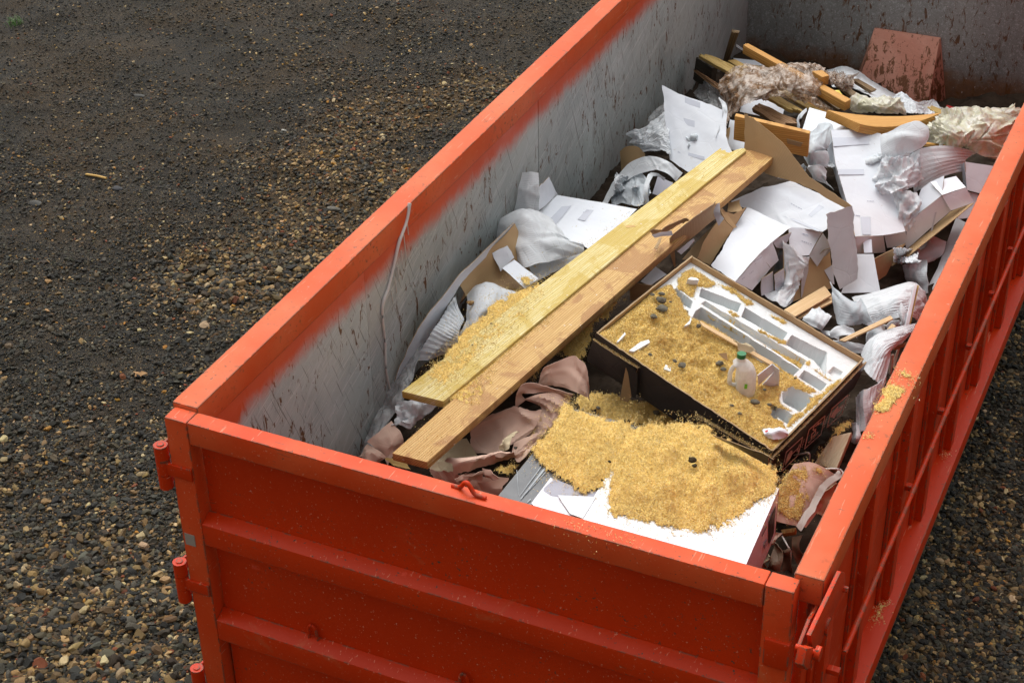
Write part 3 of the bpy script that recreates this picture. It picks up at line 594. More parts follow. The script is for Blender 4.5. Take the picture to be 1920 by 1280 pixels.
# ------------------------------------------------------------------ sawdust
def sdist(px, py, poly):
    poly = np.array(poly, float); d = np.full(px.shape, 1e9); ins = np.zeros(px.shape, bool); n = len(poly)
    for i in range(n):
        a = poly[i]; b = poly[(i + 1) % n]; e = b - a; wx = px - a[0]; wy_ = py - a[1]
        t = np.clip((wx * e[0] + wy_ * e[1]) / (e @ e), 0, 1); d = np.minimum(d, np.hypot(wx - t * e[0], wy_ - t * e[1]))
        c = ((a[1] > py) != (b[1] > py)) & (px < (b[0] - a[0]) * (py - a[1]) / (b[1] - a[1] + 1e-12) + a[0]); ins ^= c
    return np.where(ins, d, -d)
SAW = [(.90, .70, .28), (.92, .76, .37), (.80, .57, .18), (.94, .83, .52), (.58, .35, .08), (.24, .17, .07)]
s = NT('sawdust_bed'); p = s.obj(); n1 = s.noise(p, 30, 4, .6); n2 = s.noise(p, 150, 4, .7)
c = s.mix(s.ramp(n1, .35, .65), (.70, .48, .14), (.80, .59, .20)); c = s.mix(s.ramp(n2, .56, .66), c, (.36, .21, .05))
SAWM = s.fin(c, .8, s.bump(n2, .006, 1.), .15)
SEEDS = [100]
def sawdust(name, poly, surf, hmax, edge=14., label='', dens=.40, spr=12., step=2.4, hfun=None, dirty=0., tone=1., flakes=True, mesh=True, group=None, hedge=.35):
    if getattr(surf, 'loose', 0): spr = 2.5
    SEEDS[0] += 1; sd_ = SEEDS[0]; r = np.random.default_rng(sd_); A = np.array(poly, float); x0, y0 = A.min(0) - 6; x1, y1 = A.max(0) + 6
    def hh(px, py):
        d = sdist(px, py, poly); q = np.stack([px, py, px * 0], -1); en = fbm(q, 1 / 40., 3, sd_ + 4) * 5. * min(1, edge / 12) + fbm(q, 1 / 12., 3, sd_) * 5. * min(1, edge / 10) + fbm(q, 1 / 4., 2, sd_ + 1) * 3.
        e = d + en; h = hmax * (sstep(0, edge, e) * (1 - hedge) + hedge * sstep(0, 8, e)) * sstep(0, 9, e) * (.75 + .35 * fbm(q, 1 / 38., 3, sd_ + 2)) + .0025 * fbm(q, 1 / 5., 2, sd_ + 3)
        if hfun is not None: h = h + hfun(px, py)
        return e, h
    out = None
    if mesh:
        xs = np.arange(x0, x1, step); ys_ = np.arange(y0, y1, step); X, Y = np.meshgrid(xs, ys_, indexing='ij'); e, h = hh(X, Y)
        P = surf(X, Y) + h[..., None] * np.array([0, 0, 1.]); ok = e > 2.5
        idx = np.arange(X.size).reshape(X.shape); q = np.stack([idx[:-1, :-1], idx[1:, :-1], idx[1:, 1:], idx[:-1, 1:]], -1).reshape(-1, 4)
        okf = ok.ravel()[q].sum(1) >= 4; q = q[okf]
        if len(q):
            u = np.unique(q); mp = np.full(X.size, -1); mp[u] = np.arange(len(u)); Pv = P.reshape(-1, 3).copy()
            out = build(name, Pv[u], mp[q], SAWM, kind='stuff', sharp=80, label=label, cat='sawdust', group=group)
    if flakes:
        m = 14; n = int((x1 - x0 + 2 * m) * (y1 - y0 + 2 * m) * dens * 1.5); px = r.uniform(x0 - m, x1 + m, n); py = r.uniform(y0 - m, y1 + m, n); e, h = hh(px, py)
        cl = sstep(-.35, .5, vn(np.stack([px, py, px * 0], -1) / 6., sd_ + 6)); pr = np.where(e > 7, 1., np.where(e > 0, .55 + .45 * e / 7, np.exp(e / (spr * .55)) * .5 * cl)); ok = r.random(n) < pr; px, py, e, h = px[ok], py[ok], e[ok], h[ok]
        h = np.where(e > 0, np.maximum(h, .001), .001 if hfun is None else h); P = surf(px, py); n = len(px)
        if n:
            P = P + (h + r.uniform(0, .004, n))[:, None] * np.array([0, 0, 1.]); wts = np.array([.34, .26, .2, .12, .07, .01 + dirty * .08]); k = r.choice(6, n, p=wts / wts.sum())
            tint = np.array(SAW)[k] * r.uniform(.72, 1.15, (n, 1)) * tone * (1 + .14 * fbm(np.stack([px, py, px * 0], -1), 1 / 30., 3, sd_ + 9))[:, None]; s_ = r.uniform(.0045, .011, n)
            scatter('wood_shavings', P, r.uniform(-1.2, 1.2, (n, 3)) * np.array([1, 1, 5.]), s_[:, None] * np.ones(3), r.integers(0, 10, n), tint, PCU, kind='stuff', label=(label + ', loose curled shavings on top')[:200] if mesh else label, cat='sawdust')
    return out
def hs(d):
    f = lambda x, y: onheap(x, y, d)
    f.loose = 1; return f
# ------------------------------------------------------------------ back of the pile
KX = K8
slab('leaning_board', [KX.z(555, 90, -.62), KX.z(640, 105, -.62), KX.z(515, 440, -1.0), KX.z(455, 425, -1.0)], .02, OLDW, label='narrow grey weathered board leaning in the back left corner', cat='board', jit=.004)
for i, (o_, l) in enumerate(((0, 'upper'), (16, 'lower'))):
    tube('metal_strip', [KX.z(597, 262 + o_, -.85), KX.z(865, 440 + o_, -.95)], .004, STEEL, seg=6, res=1, label='thin bright metal strip by the back wall, %s of the two' % l, cat='metal strip', group='metal strips by the back wall')
sheet('white_card', 'white card sheet lying flat behind the broken pallet boards', 'card', KX.rows([[(560, 412, -.0), (880, 446, 0)], [(640, 470, 0), (1010, 515, 0)]]), CP, res=.06)
sheet('foam_sheet', 'smooth white foam sheet sloping below the rusty housing', 'foam sheet', K1.rows([[(985, 225, .0), (1090, 212, .05), (1200, 280, .03), (1310, 345, 0), (1380, 400, 0)], [(1010, 300, .02), (1110, 310, .05), (1200, 350, .05), (1290, 390, .03), (1350, 425, 0)]]), FOAM, wr=(.008, 5), rib=(.0015, .03, 0))
sheet('foam_sheet', 'crumpled white foam at the foot of the rusty housing', 'foam sheet', K1.rows([[(1290, 350, .04), (1335, 333, .08), (1400, 375, .04), (1470, 365, .03), (1510, 405, 0)], [(1300, 415, .02), (1370, 425, .06), (1420, 425, .05), (1465, 430, .02), (1500, 440, 0)]]), FOAM, wr=(.015, 9))
sheet('red_scrap', 'small red plastic scrap by the back wall', 'scrap', K1.rows([[(1538, 386, .0), (1590, 402, 0)], [(1532, 412, .0), (1575, 420, 0)]]), RED, res=.05)
slab('lumber_offcut', [K1(1432, 372, .03), K1(1428, 388, .02), K1(1520, 432, .02), K1(1545, 418, .03)], .03, OLDY, label='thin yellow lumber offcut beside the red scrap', cat='offcut')
# broken pallet
slab('pallet_board', [KX(190, 385, .24), KX(255, 362, .24), KX(700, 590, .20), KX(640, 640, .20)], .022, OLDY, ragged=(.03, 0), jit=.01, bevel=.001, label='broken pallet board, ragged end nearest the left wall', cat='board', group='pallet boards')
slab('pallet_board', [KX(255, 362, .235), KX(370, 400, .235), KX(760, 590, .19), KX(700, 590, .19)], .02, OLDY, ragged=(.02, 0), jit=.01, bevel=.001, label='splintered yellow board just behind the ragged pallet board', cat='board', group='pallet boards')
slab('pallet_block', [KX(150, 400, .20), KX(240, 400, .20), KX(400, 500, .17), KX(330, 530, .17)], .16, DARKW, jit=.01, label='wooden block toned as in shade under the ragged board end', cat='block')
slab('pallet_board', [KX(105, 548, .13), KX(160, 545, .15), KX(640, 850, .12), KX(570, 900, .10)], .03, ROUGHB, ragged=(.03, 0), jit=.02, bevel=.001, label='rough brown splintered board, lowest of the pallet boards', cat='board', group='pallet boards')
slab('pallet_board', [KX(770, 965, .12), KX(850, 910, .14), KX(1290, 1110, .13), KX(1110, 1180, .10)], .03, ROUGHB, ragged=(0, .03), jit=.02, bevel=.001, label='rough brown board end coming out under the brown film', cat='board', group='pallet boards')
slab('pallet_board', [KX(500, 435, .13), KX(590, 425, .13), KX(760, 515, .11), KX(660, 530, .11)], .022, PINE, label='short yellow board behind the film, near the white panel', cat='board', group='pallet boards')
slab('pallet_board', [KX(722, 480, .10), KX(840, 490, .10), KX(930, 545, .10), KX(810, 560, .10)], .025, OLDW, label='short greenish grey board between yellow board and beam', cat='board', group='pallet boards')
slab('pallet_board', [KX(900, 820, .20), KX(1010, 800, .20), KX(1340, 990, .17), KX(1170, 975, .17)], .022, OLDY, ragged=(0, .03), jit=.01, bevel=.001, label='yellow green pallet board with a dark broken end', cat='board', group='pallet boards')
slab('pallet_block', [KX(1130, 985, .12), KX(1300, 990, .12), KX(1340, 1050, .10), KX(1140, 1090, .10)], .07, DARKW, jit=.01, label='wooden block toned as in shade beneath the yellow green pallet board', cat='block')
slab('pallet_board', [KX(1040, 770, .18), KX(1160, 770, .18), KX(1600, 1020, .13), KX(1460, 1010, .13)], .022, OLDY, jit=.006, label='long yellow board right beside the broken yellow green one', cat='board', group='pallet boards')
slab('pallet_board', [KX(1240, 830, .16), KX(1360, 800, .16), KX(1680, 1000, .12), KX(1580, 1020, .12)], .022, AMBER, jit=.004, label='amber board emerging from the film towards the curved plank', cat='board', group='pallet boards')
slab('pallet_board', [KX(1430, 770, .16), KX(1530, 760, .16), KX(1840, 960, .10), KX(1740, 985, .10)], .022, OLDW, jit=.006, label='brown weathered board below the long amber beam', cat='board', group='pallet boards')
slab('pallet_board', [KX(1700, 690, .15), KX(1790, 690, .15), KX(1990, 830, .10), KX(1920, 860, .10)], .022, OLDW, jit=.006, label='grey brown board right of the long amber beam', cat='board', group='pallet boards')
slab('pallet_board', [KX(1890, 640, .12), KX(1960, 640, .12), KX(2170, 760, .06), KX(2110, 780, .06)], .022, OLDW, jit=.004, label='rearmost grey brown board running to the foam', cat='board', group='pallet boards')
slab('lumber_block', [KX(1440, 555, .29), KX(1560, 545, .29), KX(1640, 605, .28), KX(1560, 625, .28)], .06, AMBER, label='short amber block poking through the brown film', cat='block')
slab('beam', [KX(668, 262, .30), KX(722, 240, .30), KX(1880, 870, .24), KX(1815, 905, .24)], .055, AMBER, ragged=(.01, 0), label='long amber lumber beam lying across the brown film', cat='beam')
sheet('film_scrap', 'yellow plastic scrap beside the long amber beam', 'scrap', KX.rows([[(1690, 770, .22), (1745, 768, .22)], [(1720, 800, .21), (1800, 840, .20)]]), m_plain('yellow_plastic', (.75, .62, .08), .4), res=.02, wr=(.004, 20))
FB = dict(thick=.0012, res=.009, wr=(.013, 9), fine=.004, an=(.35, 1.5), cr=(.010, 30))
sheet('stretch_film', 'dirty brown stretch film draped over the broken pallet boards', 'plastic film', KX.rows([
    [(500, 560, .24), (640, 500, .28), (800, 520, .28), (1000, 525, .29), (1120, 490, .31), (1240, 470, .32), (1420, 475, .30), (1600, 540, .26)],
    [(415, 670, .22), (600, 600, .27), (780, 620, .29), (960, 620, .30), (1100, 590, .31), (1230, 580, .32), (1400, 600, .29), (1560, 640, .25)],
    [(420, 800, .18), (580, 740, .25), (760, 720, .28), (940, 710, .30), (1090, 700, .29), (1220, 700, .29), (1380, 740, .27), (1530, 790, .22)],
    [(480, 930, .12), (590, 850, .22), (730, 800, .26), (900, 790, .28), (1060, 790, .26), (1200, 800, .25), (1350, 830, .23), (1480, 850, .19)],
    [(495, 1140, .08), (540, 1060, .12), (680, 960, .20), (880, 860, .24), (1040, 850, .24), (1180, 850, .22), (1330, 880, .20), (1440, 870, .18)]]), FILMB, tear=.02, **FB)
sheet('stretch_film', 'brown film lobe bunched at the right end of the boards', 'plastic film', KX.rows([
    [(1560, 560, .24), (1700, 580, .22), (1830, 600, .18), (1960, 590, .10)], [(1600, 640, .24), (1720, 660, .22), (1820, 690, .18), (1900, 660, .12)], [(1620, 700, .2), (1720, 730, .2), (1800, 770, .14), (1870, 760, .10)]]), FILMB, tear=.015, **FB)
sheet('stretch_film', 'brown film tail trailing over the lower pallet boards', 'plastic film', KX.rows([
    [(1300, 830, .22), (1420, 850, .21), (1560, 920, .18), (1660, 960, .15)], [(1180, 850, .21), (1360, 900, .19), (1500, 970, .16), (1650, 1000, .13)]]), FILMB, **FB)
sheet('white_card', 'white card with a dark oval hole below the pallet boards', 'card', KX.rows([[(660, 890, .06), (900, 860, .06), (1150, 960, .05)], [(640, 1010, .05), (880, 1060, .05), (1100, 1090, .04)]]), (WHITE2, BROWN, EDGE), res=.05)
sheet('film_scrap', 'grey translucent film behind the leaning white sheet', 'plastic film', K1.rows([[(370, 330, .0), (415, 275, .05), (480, 310, .08), (520, 380, .10)], [(385, 355, 0), (430, 380, .03), (470, 400, .05), (520, 440, .06)]]), FILMG, wr=(.012, 8), res=.012)
sheet('film_scrap', 'grey blue film hanging on the left wall behind the foam', 'plastic film', K1.rows([[(150, 500, .1), (175, 440, .14), (235, 375, .14)], [(170, 510, .1), (220, 480, .14), (260, 440, .14)]]), FILMG, wr=(.006, 8), res=.015)
# leaning white sheet with brown back
ws_ = sheet('white_sheet', 'large speckled white card sheet leaning up beside the left wall', 'card sheet', K1.rows([[(226, 297, .40), (300, 335, .40), (410, 372, .38), (525, 418, .34)], [(243, 470, .25), (320, 490, .25), (420, 520, .24), (520, 530, .22)], [(262, 640, .10), (345, 695, .10), (420, 700, .10), (560, 640, .10)]]), CP, res=.03, wr=(.004, 3), tear=.004, smooth=(False, False)); PLN[ws_.name] = list(LASTPL)
sheet('foam_sliver', 'thin curled foam sliver on the right edge of the leaning sheet', 'foam sheet', K1.rows([[(487, 352, .34), (515, 375, .36), (528, 420, .34), (520, 480, .26)], [(495, 365, .34), (505, 410, .34), (500, 450, .31), (470, 540, .24)]]), FOAM, res=.015)
sheet('foam_sheet', 'ribbed crumpled foam bunch between left wall and leaning sheet', 'foam sheet', K1.rows([[(65, 515, .22), (100, 500, .24), (160, 480, .24), (210, 440, .24), (245, 410, .22)], [(85, 560, .18), (130, 560, .22), (170, 540, .22), (220, 510, .22), (255, 500, .2)], [(110, 610, .14), (160, 600, .18), (200, 600, .18), (240, 600, .18), (265, 620, .15)]]), FOAM, wr=(.018, 8), rib=(.002, .026, 0), res=.008, tear=.006)
sheet('card_flap', 'rounded brown card flap pressed against the left wall', 'card flap', K1.rows([[(30, 600, .14), (60, 578, .18), (110, 578, .20), (145, 612, .18)], [(38, 700, .04), (70, 690, .08), (110, 690, .10), (140, 680, .10)]]), BB, res=.02)
FS = dict(res=.012, thick=.002)
sheet('foam_sheet', 'wide looping foam ribbon curling down the left wall', 'foam sheet', K1.rows([[(-60, 865, .02), (-10, 760, .10), (70, 660, .18), (160, 625, .24), (240, 640, .24), (320, 700, .18)], [(-45, 870, .02), (20, 780, .10), (90, 720, .15), (180, 690, .19), (240, 700, .19), (290, 740, .14)]]), FOAM, wr=(.006, 5), **FS)
sheet('foam_sheet', 'upright white foam fold in front of the looping ribbon', 'foam sheet', K1.rows([[(0, 780, .06), (40, 710, .12), (100, 690, .15), (150, 720, .15), (165, 790, .12)], [(-10, 860, .02), (40, 840, .04), (85, 850, .06), (125, 850, .06), (150, 840, .05)]]), FOAMG, wr=(.008, 7), rib=(.001, .03, 1), **FS)
sheet('foam_loop', 'arched foam strip framing a dark opening by the plank', 'foam sheet', K1.rows([[(150, 850, .05), (140, 770, .14), (165, 705, .18), (200, 700, .18), (240, 720, .14)], [(168, 850, .05), (160, 780, .13), (180, 722, .16), (205, 716, .16), (235, 735, .12)]]), FOAM, **FS)
sheet('small_carton', 'small grey striped carton tucked under the yellow plank', 'carton', K1.rows([[(205, 715, .08), (275, 745, .08)], [(180, 795, .02), (255, 820, .02)]]), (LAV, BROWN, EDGE), res=.03)
# ------------------------------------------------------------------ left wall group
sheet('foam_sheet', 'tall pale foam standing upright against the left wall', 'foam sheet', K2.rows([[(950, 70, .30), (1000, 68, .31), (1042, 72, .30)], [(925, 190, .20), (985, 180, .23), (1040, 180, .22)], [(895, 300, .10), (960, 290, .13), (1045, 300, .12)]]), FOAM, wr=(.008, 6), rib=(.001, .03, 1), **FS)
wc = thing('white_carton', 'flattened white carton between left wall and yellow plank', 'carton')
mk(loft('panel', K2.rows([[(1040, 292, .12), (1148, 196, .12), (1360, 232, .12), (1590, 274, .11)], [(1130, 400, .10), (1200, 360, .10), (1330, 400, .10), (1450, 420, .1)], [(1200, 480, .09), (1290, 480, .09), (1330, 500, .09), (1380, 500, .09)]]), CP, smooth=(False, False), res=.05, parent=wc), K2, ('t', [(1170, 260), (1225, 255), (1130, 370), (1085, 350)]), ('t', [(1260, 330), (1300, 340), (1350, 280), (1310, 275)]), ('x', (1290, 290), (1340, 275), 5, 4))
loft('flap', K2.rows([[(1045, 150, .24), (1098, 95, .25)], [(1040, 290, .125), (1150, 194, .125)]]), CP, res=.03, tear=.006, parent=wc)
sheet('foam_sheet', 'soft white foam heaped in front of the flattened carton', 'foam sheet', K2.rows([[(770, 385, .05), (860, 320, .16), (960, 280, .20), (1060, 300, .22), (1130, 350, .20)], [(800, 430, .06), (880, 410, .18), (970, 330, .26), (1070, 380, .22), (1200, 440, .18)], [(860, 460, .10), (910, 470, .18), (1000, 440, .22), (1110, 470, .2), (1290, 480, .14)], [(910, 560, .10), (960, 600, .14), (1040, 580, .16), (1130, 560, .15), (1240, 530, .12)]]), FOAM, wr=(.012, 6), **FS)
sheet('foam_sheet', 'foam edge under the yellow plank sprinkled with sawdust', 'foam sheet', K2.rows([[(990, 600, .09), (1060, 510, .12), (1180, 480, .12), (1290, 470, .12)], [(1020, 680, .08), (1100, 640, .08), (1200, 590, .08), (1300, 540, .08)]]), FOAM, wr=(.006, 6), **FS)
lc = thing('torn_carton', 'long torn brown carton standing along the left wall', 'carton')
loft('wall_panel', K2.rows([[(903, 350, .27), (820, 430, .26), (640, 600, .25), (520, 740, .24), (390, 900, .20), (290, 1090, .12), (215, 1280, .04)],
                            [(915, 362, .27), (835, 455, .27), (655, 630, .26), (560, 760, .24), (460, 930, .22), (370, 1080, .14), (320, 1190, .09)]]), CP, res=.02, wr=(.006, 4), tear=.005, smooth=(False, True), parent=lc)
loft('inner_panel', K2.rows([[(905, 355, .26), (830, 440, .25), (700, 560, .24), (600, 700, .22)], [(1000, 560, .07), (960, 620, .07), (830, 640, .10), (660, 800, .10)], [(1040, 700, .05), (960, 740, .04), (850, 770, .05), (700, 860, .05)]]), BB, res=.03, wr=(.008, 4), parent=lc)
loft('flap', K2.rows([[(785, 520, .22), (868, 478, .24)], [(830, 622, .15), (905, 545, .17)]]), CP, res=.03, tear=.006, wr=(.01, 10), parent=lc)
loft('flap', K2.rows([[(838, 602, .16), (905, 555, .17)], [(965, 720, .11), (1040, 665, .12)]]), CP, res=.03, wr=(.006, 8), parent=lc)
slab('dark_lath', [K2(695, 556, .20), K2(738, 566, .20), K2(655, 740, .12), K2(600, 800, .10)], .02, ROUGHB, label='dark brown lath standing inside the torn brown carton', cat='lath')
slab('lumber_offcut', [K2(338, 842, .14), K2(408, 815, .15), K2(470, 900, .06), K2(395, 930, .06)], .035, PINE, label='square cut pine offcut against the left wall', cat='offcut')
sheet('foam_sheet', 'ribbed white foam wedge inside the torn brown carton', 'foam sheet', K2.rows([[(575, 755, .18), (590, 820, .2), (625, 890, .2)], [(500, 880, .20), (560, 910, .22), (600, 950, .2)], [(450, 960, .20), (510, 990, .22), (590, 1010, .18)], [(350, 1120, .10), (450, 1110, .13), (560, 1060, .12)]]), FOAM, rib=(.0024, .03, 0), wr=(.008, 8), res=.008)
sheet('foam_sheet', 'smooth crumpled white foam beside the yellow plank edge', 'foam sheet', K2.rows([[(650, 740, .13), (720, 690, .17), (800, 685, .17), (930, 745, .13)], [(640, 850, .15), (700, 800, .2), (790, 770, .2), (880, 790, .15)], [(610, 940, .15), (680, 920, .17), (750, 880, .16), (830, 850, .13)], [(560, 1050, .1), (620, 1010, .12), (700, 960, .12), (780, 900, .11)]]), FOAM, wr=(.018, 7), **FS)
def rock(K, x, y, r_, d=.0, mat=CLOD, name='stone', absz=None, parent=None, **tags):
    P = K(x, y, d) if absz is None else K.z(x, y, absz); SEED[0] += 1; me = stone_mesh('t', mat, SEED[0] + 500, 3, .45); V = np.array([v.co[:] for v in me.vertices]); F = [list(f.vertices) for f in me.polygons]; bpy.data.meshes.remove(me)
    a = RNG.uniform(0, 6.28); R_ = np.array([[math.cos(a), -math.sin(a), 0], [math.sin(a), math.cos(a), 0], [0, 0, 1]]); V = V * (1 + .12 * vn(V * 3.1 + SEED[0], 3))[:, None]
    return build(name, (V @ R_.T) * r_ + P, F, mat, parent=parent, sharp=30, **tags)
rock(K2, 660, 795, .02, .20, m_plain('tan_knot', (.30, .18, .08), .9, .1, .004, .4), 'wood_knot', label='round tan wood knot resting on the crumpled foam', cat='wood knot')
# translucent film hanging lower left
sheet('plastic_film', 'long grey translucent film hanging down below the torn carton', 'plastic film', K4.rows([[(325, -40, .12), (360, -20, .13), (395, 20, .12)], [(275, 90, .10), (320, 120, .12), (350, 180, .12)], [(215, 250, .05), (260, 290, .08), (290, 330, .08)], [(130, 440, 0.02), (180, 450, .05), (250, 380, .06)], [(45, 620, -.03), (75, 640, .0), (120, 560, .02)]]), FILMG, wr=(.01, 8), rib=(.002, .035, 1), res=.012)
sheet('plastic_film', 'crumpled clear film stuffed under the yellow plank end', 'plastic film', K4.rows([[(255, 345, .10), (370, 330, .12), (500, 335, .12)], [(250, 410, .08), (350, 410, .10), (450, 390, .10)], [(240, 490, .05), (290, 470, .07), (370, 430, .07)]]), FILM, wr=(.014, 12), fine=.003, res=.01, tear=.01)
sheet('kraft_sheet', 'pink kraft paper curl at the front left corner', 'kraft paper', K4.rows([[(85, 560, .06), (150, 505, .09), (220, 445, .09)], [(150, 610, .04), (210, 570, .08), (285, 535, .07)], [(195, 690, .0), (230, 640, .03), (300, 600, .03)]]), KRAFT, wr=(.006, 6), **FS)
sheet('kraft_sheet', 'pink kraft paper roll end low by the front left corner', 'kraft paper', K4.rows([[(40, 640, 0.02), (90, 575, .04)], [(80, 660, .03), (140, 600, .06)], [(130, 690, 0), (190, 640, .02)]]), KRAFT, wr=(.003, 6), **FS)
sheet('card_scrap', 'yellowish card scrap right beneath the near plank end', 'card scrap', K4.rows([[(190, 655, .03), (260, 640, .04)], [(230, 690, .02), (330, 715, .02)]]), (m_card('ochre_card', (.34, .22, .07), (.42, .28, .1), dirtamt=.6), BROWN, EDGE), res=.02, wr=(.006, 14), tear=.008)
# ------------------------------------------------------------------ pink kraft paper and cream sheet, front centre
sheet('cream_sheet', 'cream card sheet showing under the stained plank', 'card sheet', K4.rows([[(560, 550, .03), (640, 540, .04)], [(430, 690, .03), (700, 640, .04)], [(440, 740, .01), (560, 760, .01)]]), (TAN, TAN, EDGE), smooth=(False, False), res=.04)
sheet('kraft_sheet', 'broad pink kraft sheet sloping down from the stained plank', 'kraft paper', K4.rows([[(700, 440, .10), (800, 400, .12), (900, 370, .13), (985, 385, .14), (1065, 383, .16)], [(650, 520, .06), (760, 500, .08), (860, 480, .10), (960, 470, .11), (1030, 470, .12)], [(680, 620, .03), (760, 625, .05), (830, 600, .07), (920, 560, .08), (990, 520, .09)]]), KRAFT, wr=(.010, 4), tear=.006, **FS)
sheet('kraft_sheet', 'pink kraft paper curled over into an open loop', 'kraft paper', K4.rows([[(905, 370, .12), (920, 290, .20), (960, 235, .24), (1050, 230, .26), (1150, 265, .26), (1235, 290, .24)], [(975, 330, .12), (950, 300, .17), (985, 290, .20), (1080, 285, .21), (1160, 290, .21), (1215, 330, .17)]]), KRAFT, wr=(.005, 6), **FS)
sheet('kraft_sheet', 'pink kraft paper hanging inside the open loop', 'kraft paper', K4.rows([[(960, 320, .13), (1060, 290, .17), (1160, 290, .18), (1220, 320, .17)], [(1060, 390, .10), (1110, 400, .12), (1150, 400, .13), (1180, 380, .13)], [(1000, 520, .07), (1050, 510, .09), (1090, 490, .10), (1120, 470, .10)]]), KRAFT, wr=(.008, 5), **FS)
sheet('kraft_sheet', 'upright pink kraft paper fan beside the black box', 'kraft paper', K4.rows([[(1040, 235, .14), (1070, 150, .24), (1150, 110, .28), (1240, 80, .30), (1300, 125, .29), (1325, 200, .24)], [(1060, 245, .13), (1120, 240, .17), (1190, 255, .18), (1250, 280, .18), (1290, 300, .17), (1325, 325, .14)]]), KRAFT, wr=(.012, 6), **FS)
sheet('kraft_sheet', 'pink kraft paper lying right of the torn crease', 'kraft paper', K4.rows([[(905, 565, .09), (1000, 520, .10), (1085, 490, .10)], [(880, 640, .06), (960, 600, .08), (1040, 560, .08)], [(900, 650, .05), (940, 670, .05), (970, 640, .06)]]), KRAFT, wr=(.008, 6), tear=.008, **FS)
sheet('kraft_roll', 'rolled pink kraft paper edge pointing to the left', 'kraft paper', K4.rows([[(505, 662, .13), (560, 640, .16), (680, 632, .16), (800, 625, .16), (895, 615, .16)], [(560, 690, .14), (620, 670, .17), (720, 650, .17), (820, 635, .17), (900, 620, .16)], [(565, 745, .09), (640, 725, .11), (730, 700, .11), (830, 670, .11), (895, 640, .10)]]), KRAFT, wr=(.003, 8), tear=.008, **FS)
sheet('kraft_strip', 'ragged pink kraft strip at the very front of the pile', 'kraft paper', K4.rows([[(440, 725, .05), (560, 735, .07), (700, 745, .08), (870, 755, .07)], [(480, 780, .03), (600, 790, .04), (720, 800, .04), (850, 810, .04)], [(520, 800, .0), (640, 830, .0), (740, 850, .0), (830, 850, .0)]]), KRAFT, wr=(.014, 9), tear=.012, **FS)
sheet('kraft_scrap', 'small folded pink kraft scrap beside spilled sawdust', 'kraft paper', K4.rows([[(745, 700, .12), (790, 715, .13), (835, 755, .11)], [(740, 735, .09), (780, 745, .09), (815, 765, .09)]]), KRAFT, wr=(.006, 10), **FS)
sheet('kraft_scrap', 'ragged pink scrap crumpled beneath the rolled edge', 'kraft paper', K4.rows([[(575, 745, .12), (640, 725, .13), (725, 715, .12)], [(600, 775, .08), (660, 765, .09), (725, 772, .08)]]), KRAFT, wr=(.012, 12), tear=.01, **FS)
sheet('torn_card', 'torn tan paper crease in the middle of the pink sheet', 'torn card', K4.rows([[(870, 520, .14), (935, 508, .15)], [(850, 570, .13), (900, 550, .15)], [(835, 610, .11), (890, 610, .13)]]), TAN, wr=(.014, 14), tear=.008, res=.01)
slab('card_strip', [K4(1045, 420, .10), K4(1080, 418, .10), K4(1020, 515, .08), K4(985, 520, .08)], .006, BROWN, bevel=0, label='short brown card strip tucked behind the broad pink sheet', cat='card strip')
rock(K4, 912, 592, .012, .16, DARKW, 'torn_hole', label='dark torn tuft on the pink paper crease', cat='scrap')
# ------------------------------------------------------------------ two long planks
ZN, ZF = -.60, -.42
pA = [onz(735, 849, ZN), onz(801, 866, ZN), onz(1457, 289, ZF), onz(1391, 279, ZF)]
pB = [onz(753, 733, ZN + .04), onz(831, 752, ZN + .04), onz(1398, 283, ZF + .012), onz(1349, 279, ZF + .012)]
slab('plank', pA, .040, PINE2, warp=.008, label='long stained orange plank lying nearest the black box', cat='plank', group='two long planks')
slab('plank', pB, .038, PINEG, warp=.006, ragged=(.0, .035), label='long yellow green plank nearest the left wall', cat='plank', group='two long planks')
def planksurf(p):
    o = np.array(p[0]); n = np.cross(p[3] - p[0], p[1] - p[0]); n /= np.linalg.norm(n); return lambda x, y: onplane(x, y, o, n)
SA, SB = planksurf([np.array(q) for q in pA]), planksurf([np.array(q) for q in pB])
sawdust('sawdust_layer', [(800, 700), (872, 606), (900, 590), (955, 548), (1010, 530), (1030, 548), (1000, 585), (960, 618), (915, 655), (870, 690), (835, 722), (800, 716)], SB, .0035, 10, 'thin yellow sawdust layer on the near half of the green plank', spr=26, hedge=.2)
sawdust('sawdust_layer', [(836, 748), (885, 695), (950, 640), (1010, 596), (1070, 572), (1035, 610), (960, 672), (925, 712), (905, 752), (880, 757)], SA, .006, 10, 'thicker sawdust patch on the near end of the stained plank', spr=14, hedge=.3)
sawdust('sawdust_sprinkle', [(960, 545), (1090, 450), (1200, 380), (1150, 440), (1060, 520), (1000, 570)], SB, .001, 10, 'sparse sawdust sprinkled along the middle of the green plank', dens=.05, mesh=False, spr=20)
for i, (px, py, rr, S_, lb) in enumerate([(934, 657, .012, SA, 'largest'), (921, 611, .006, SB, 'second'), (886, 651, .005, SB, 'third'), (999, 543, .007, SB, 'topmost')]):
    P = S_(px, py); SEED[0] += 1; me = stone_mesh('t', CLOD, SEED[0], 2); V = np.array([v.co[:] for v in me.vertices]); F = [list(f.vertices) for f in me.polygons]
    build('soil_crumb', V * rr + P + np.array([0, 0, .012 + rr * .3]), F, CLOD, label='%s dark soil crumb lying on the long planks' % lb, cat='soil crumb', group='soil crumbs on planks'); bpy.data.meshes.remove(me)
sawdust('sawdust_sprinkle', [(770, 725), (870, 610), (1000, 530), (1290, 320), (1350, 285), (1385, 290), (1200, 430), (1040, 560), (900, 690), (830, 745)], SB, .001, 10, 'light sawdust dusting over the whole green plank', dens=.05, mesh=False, spr=6)
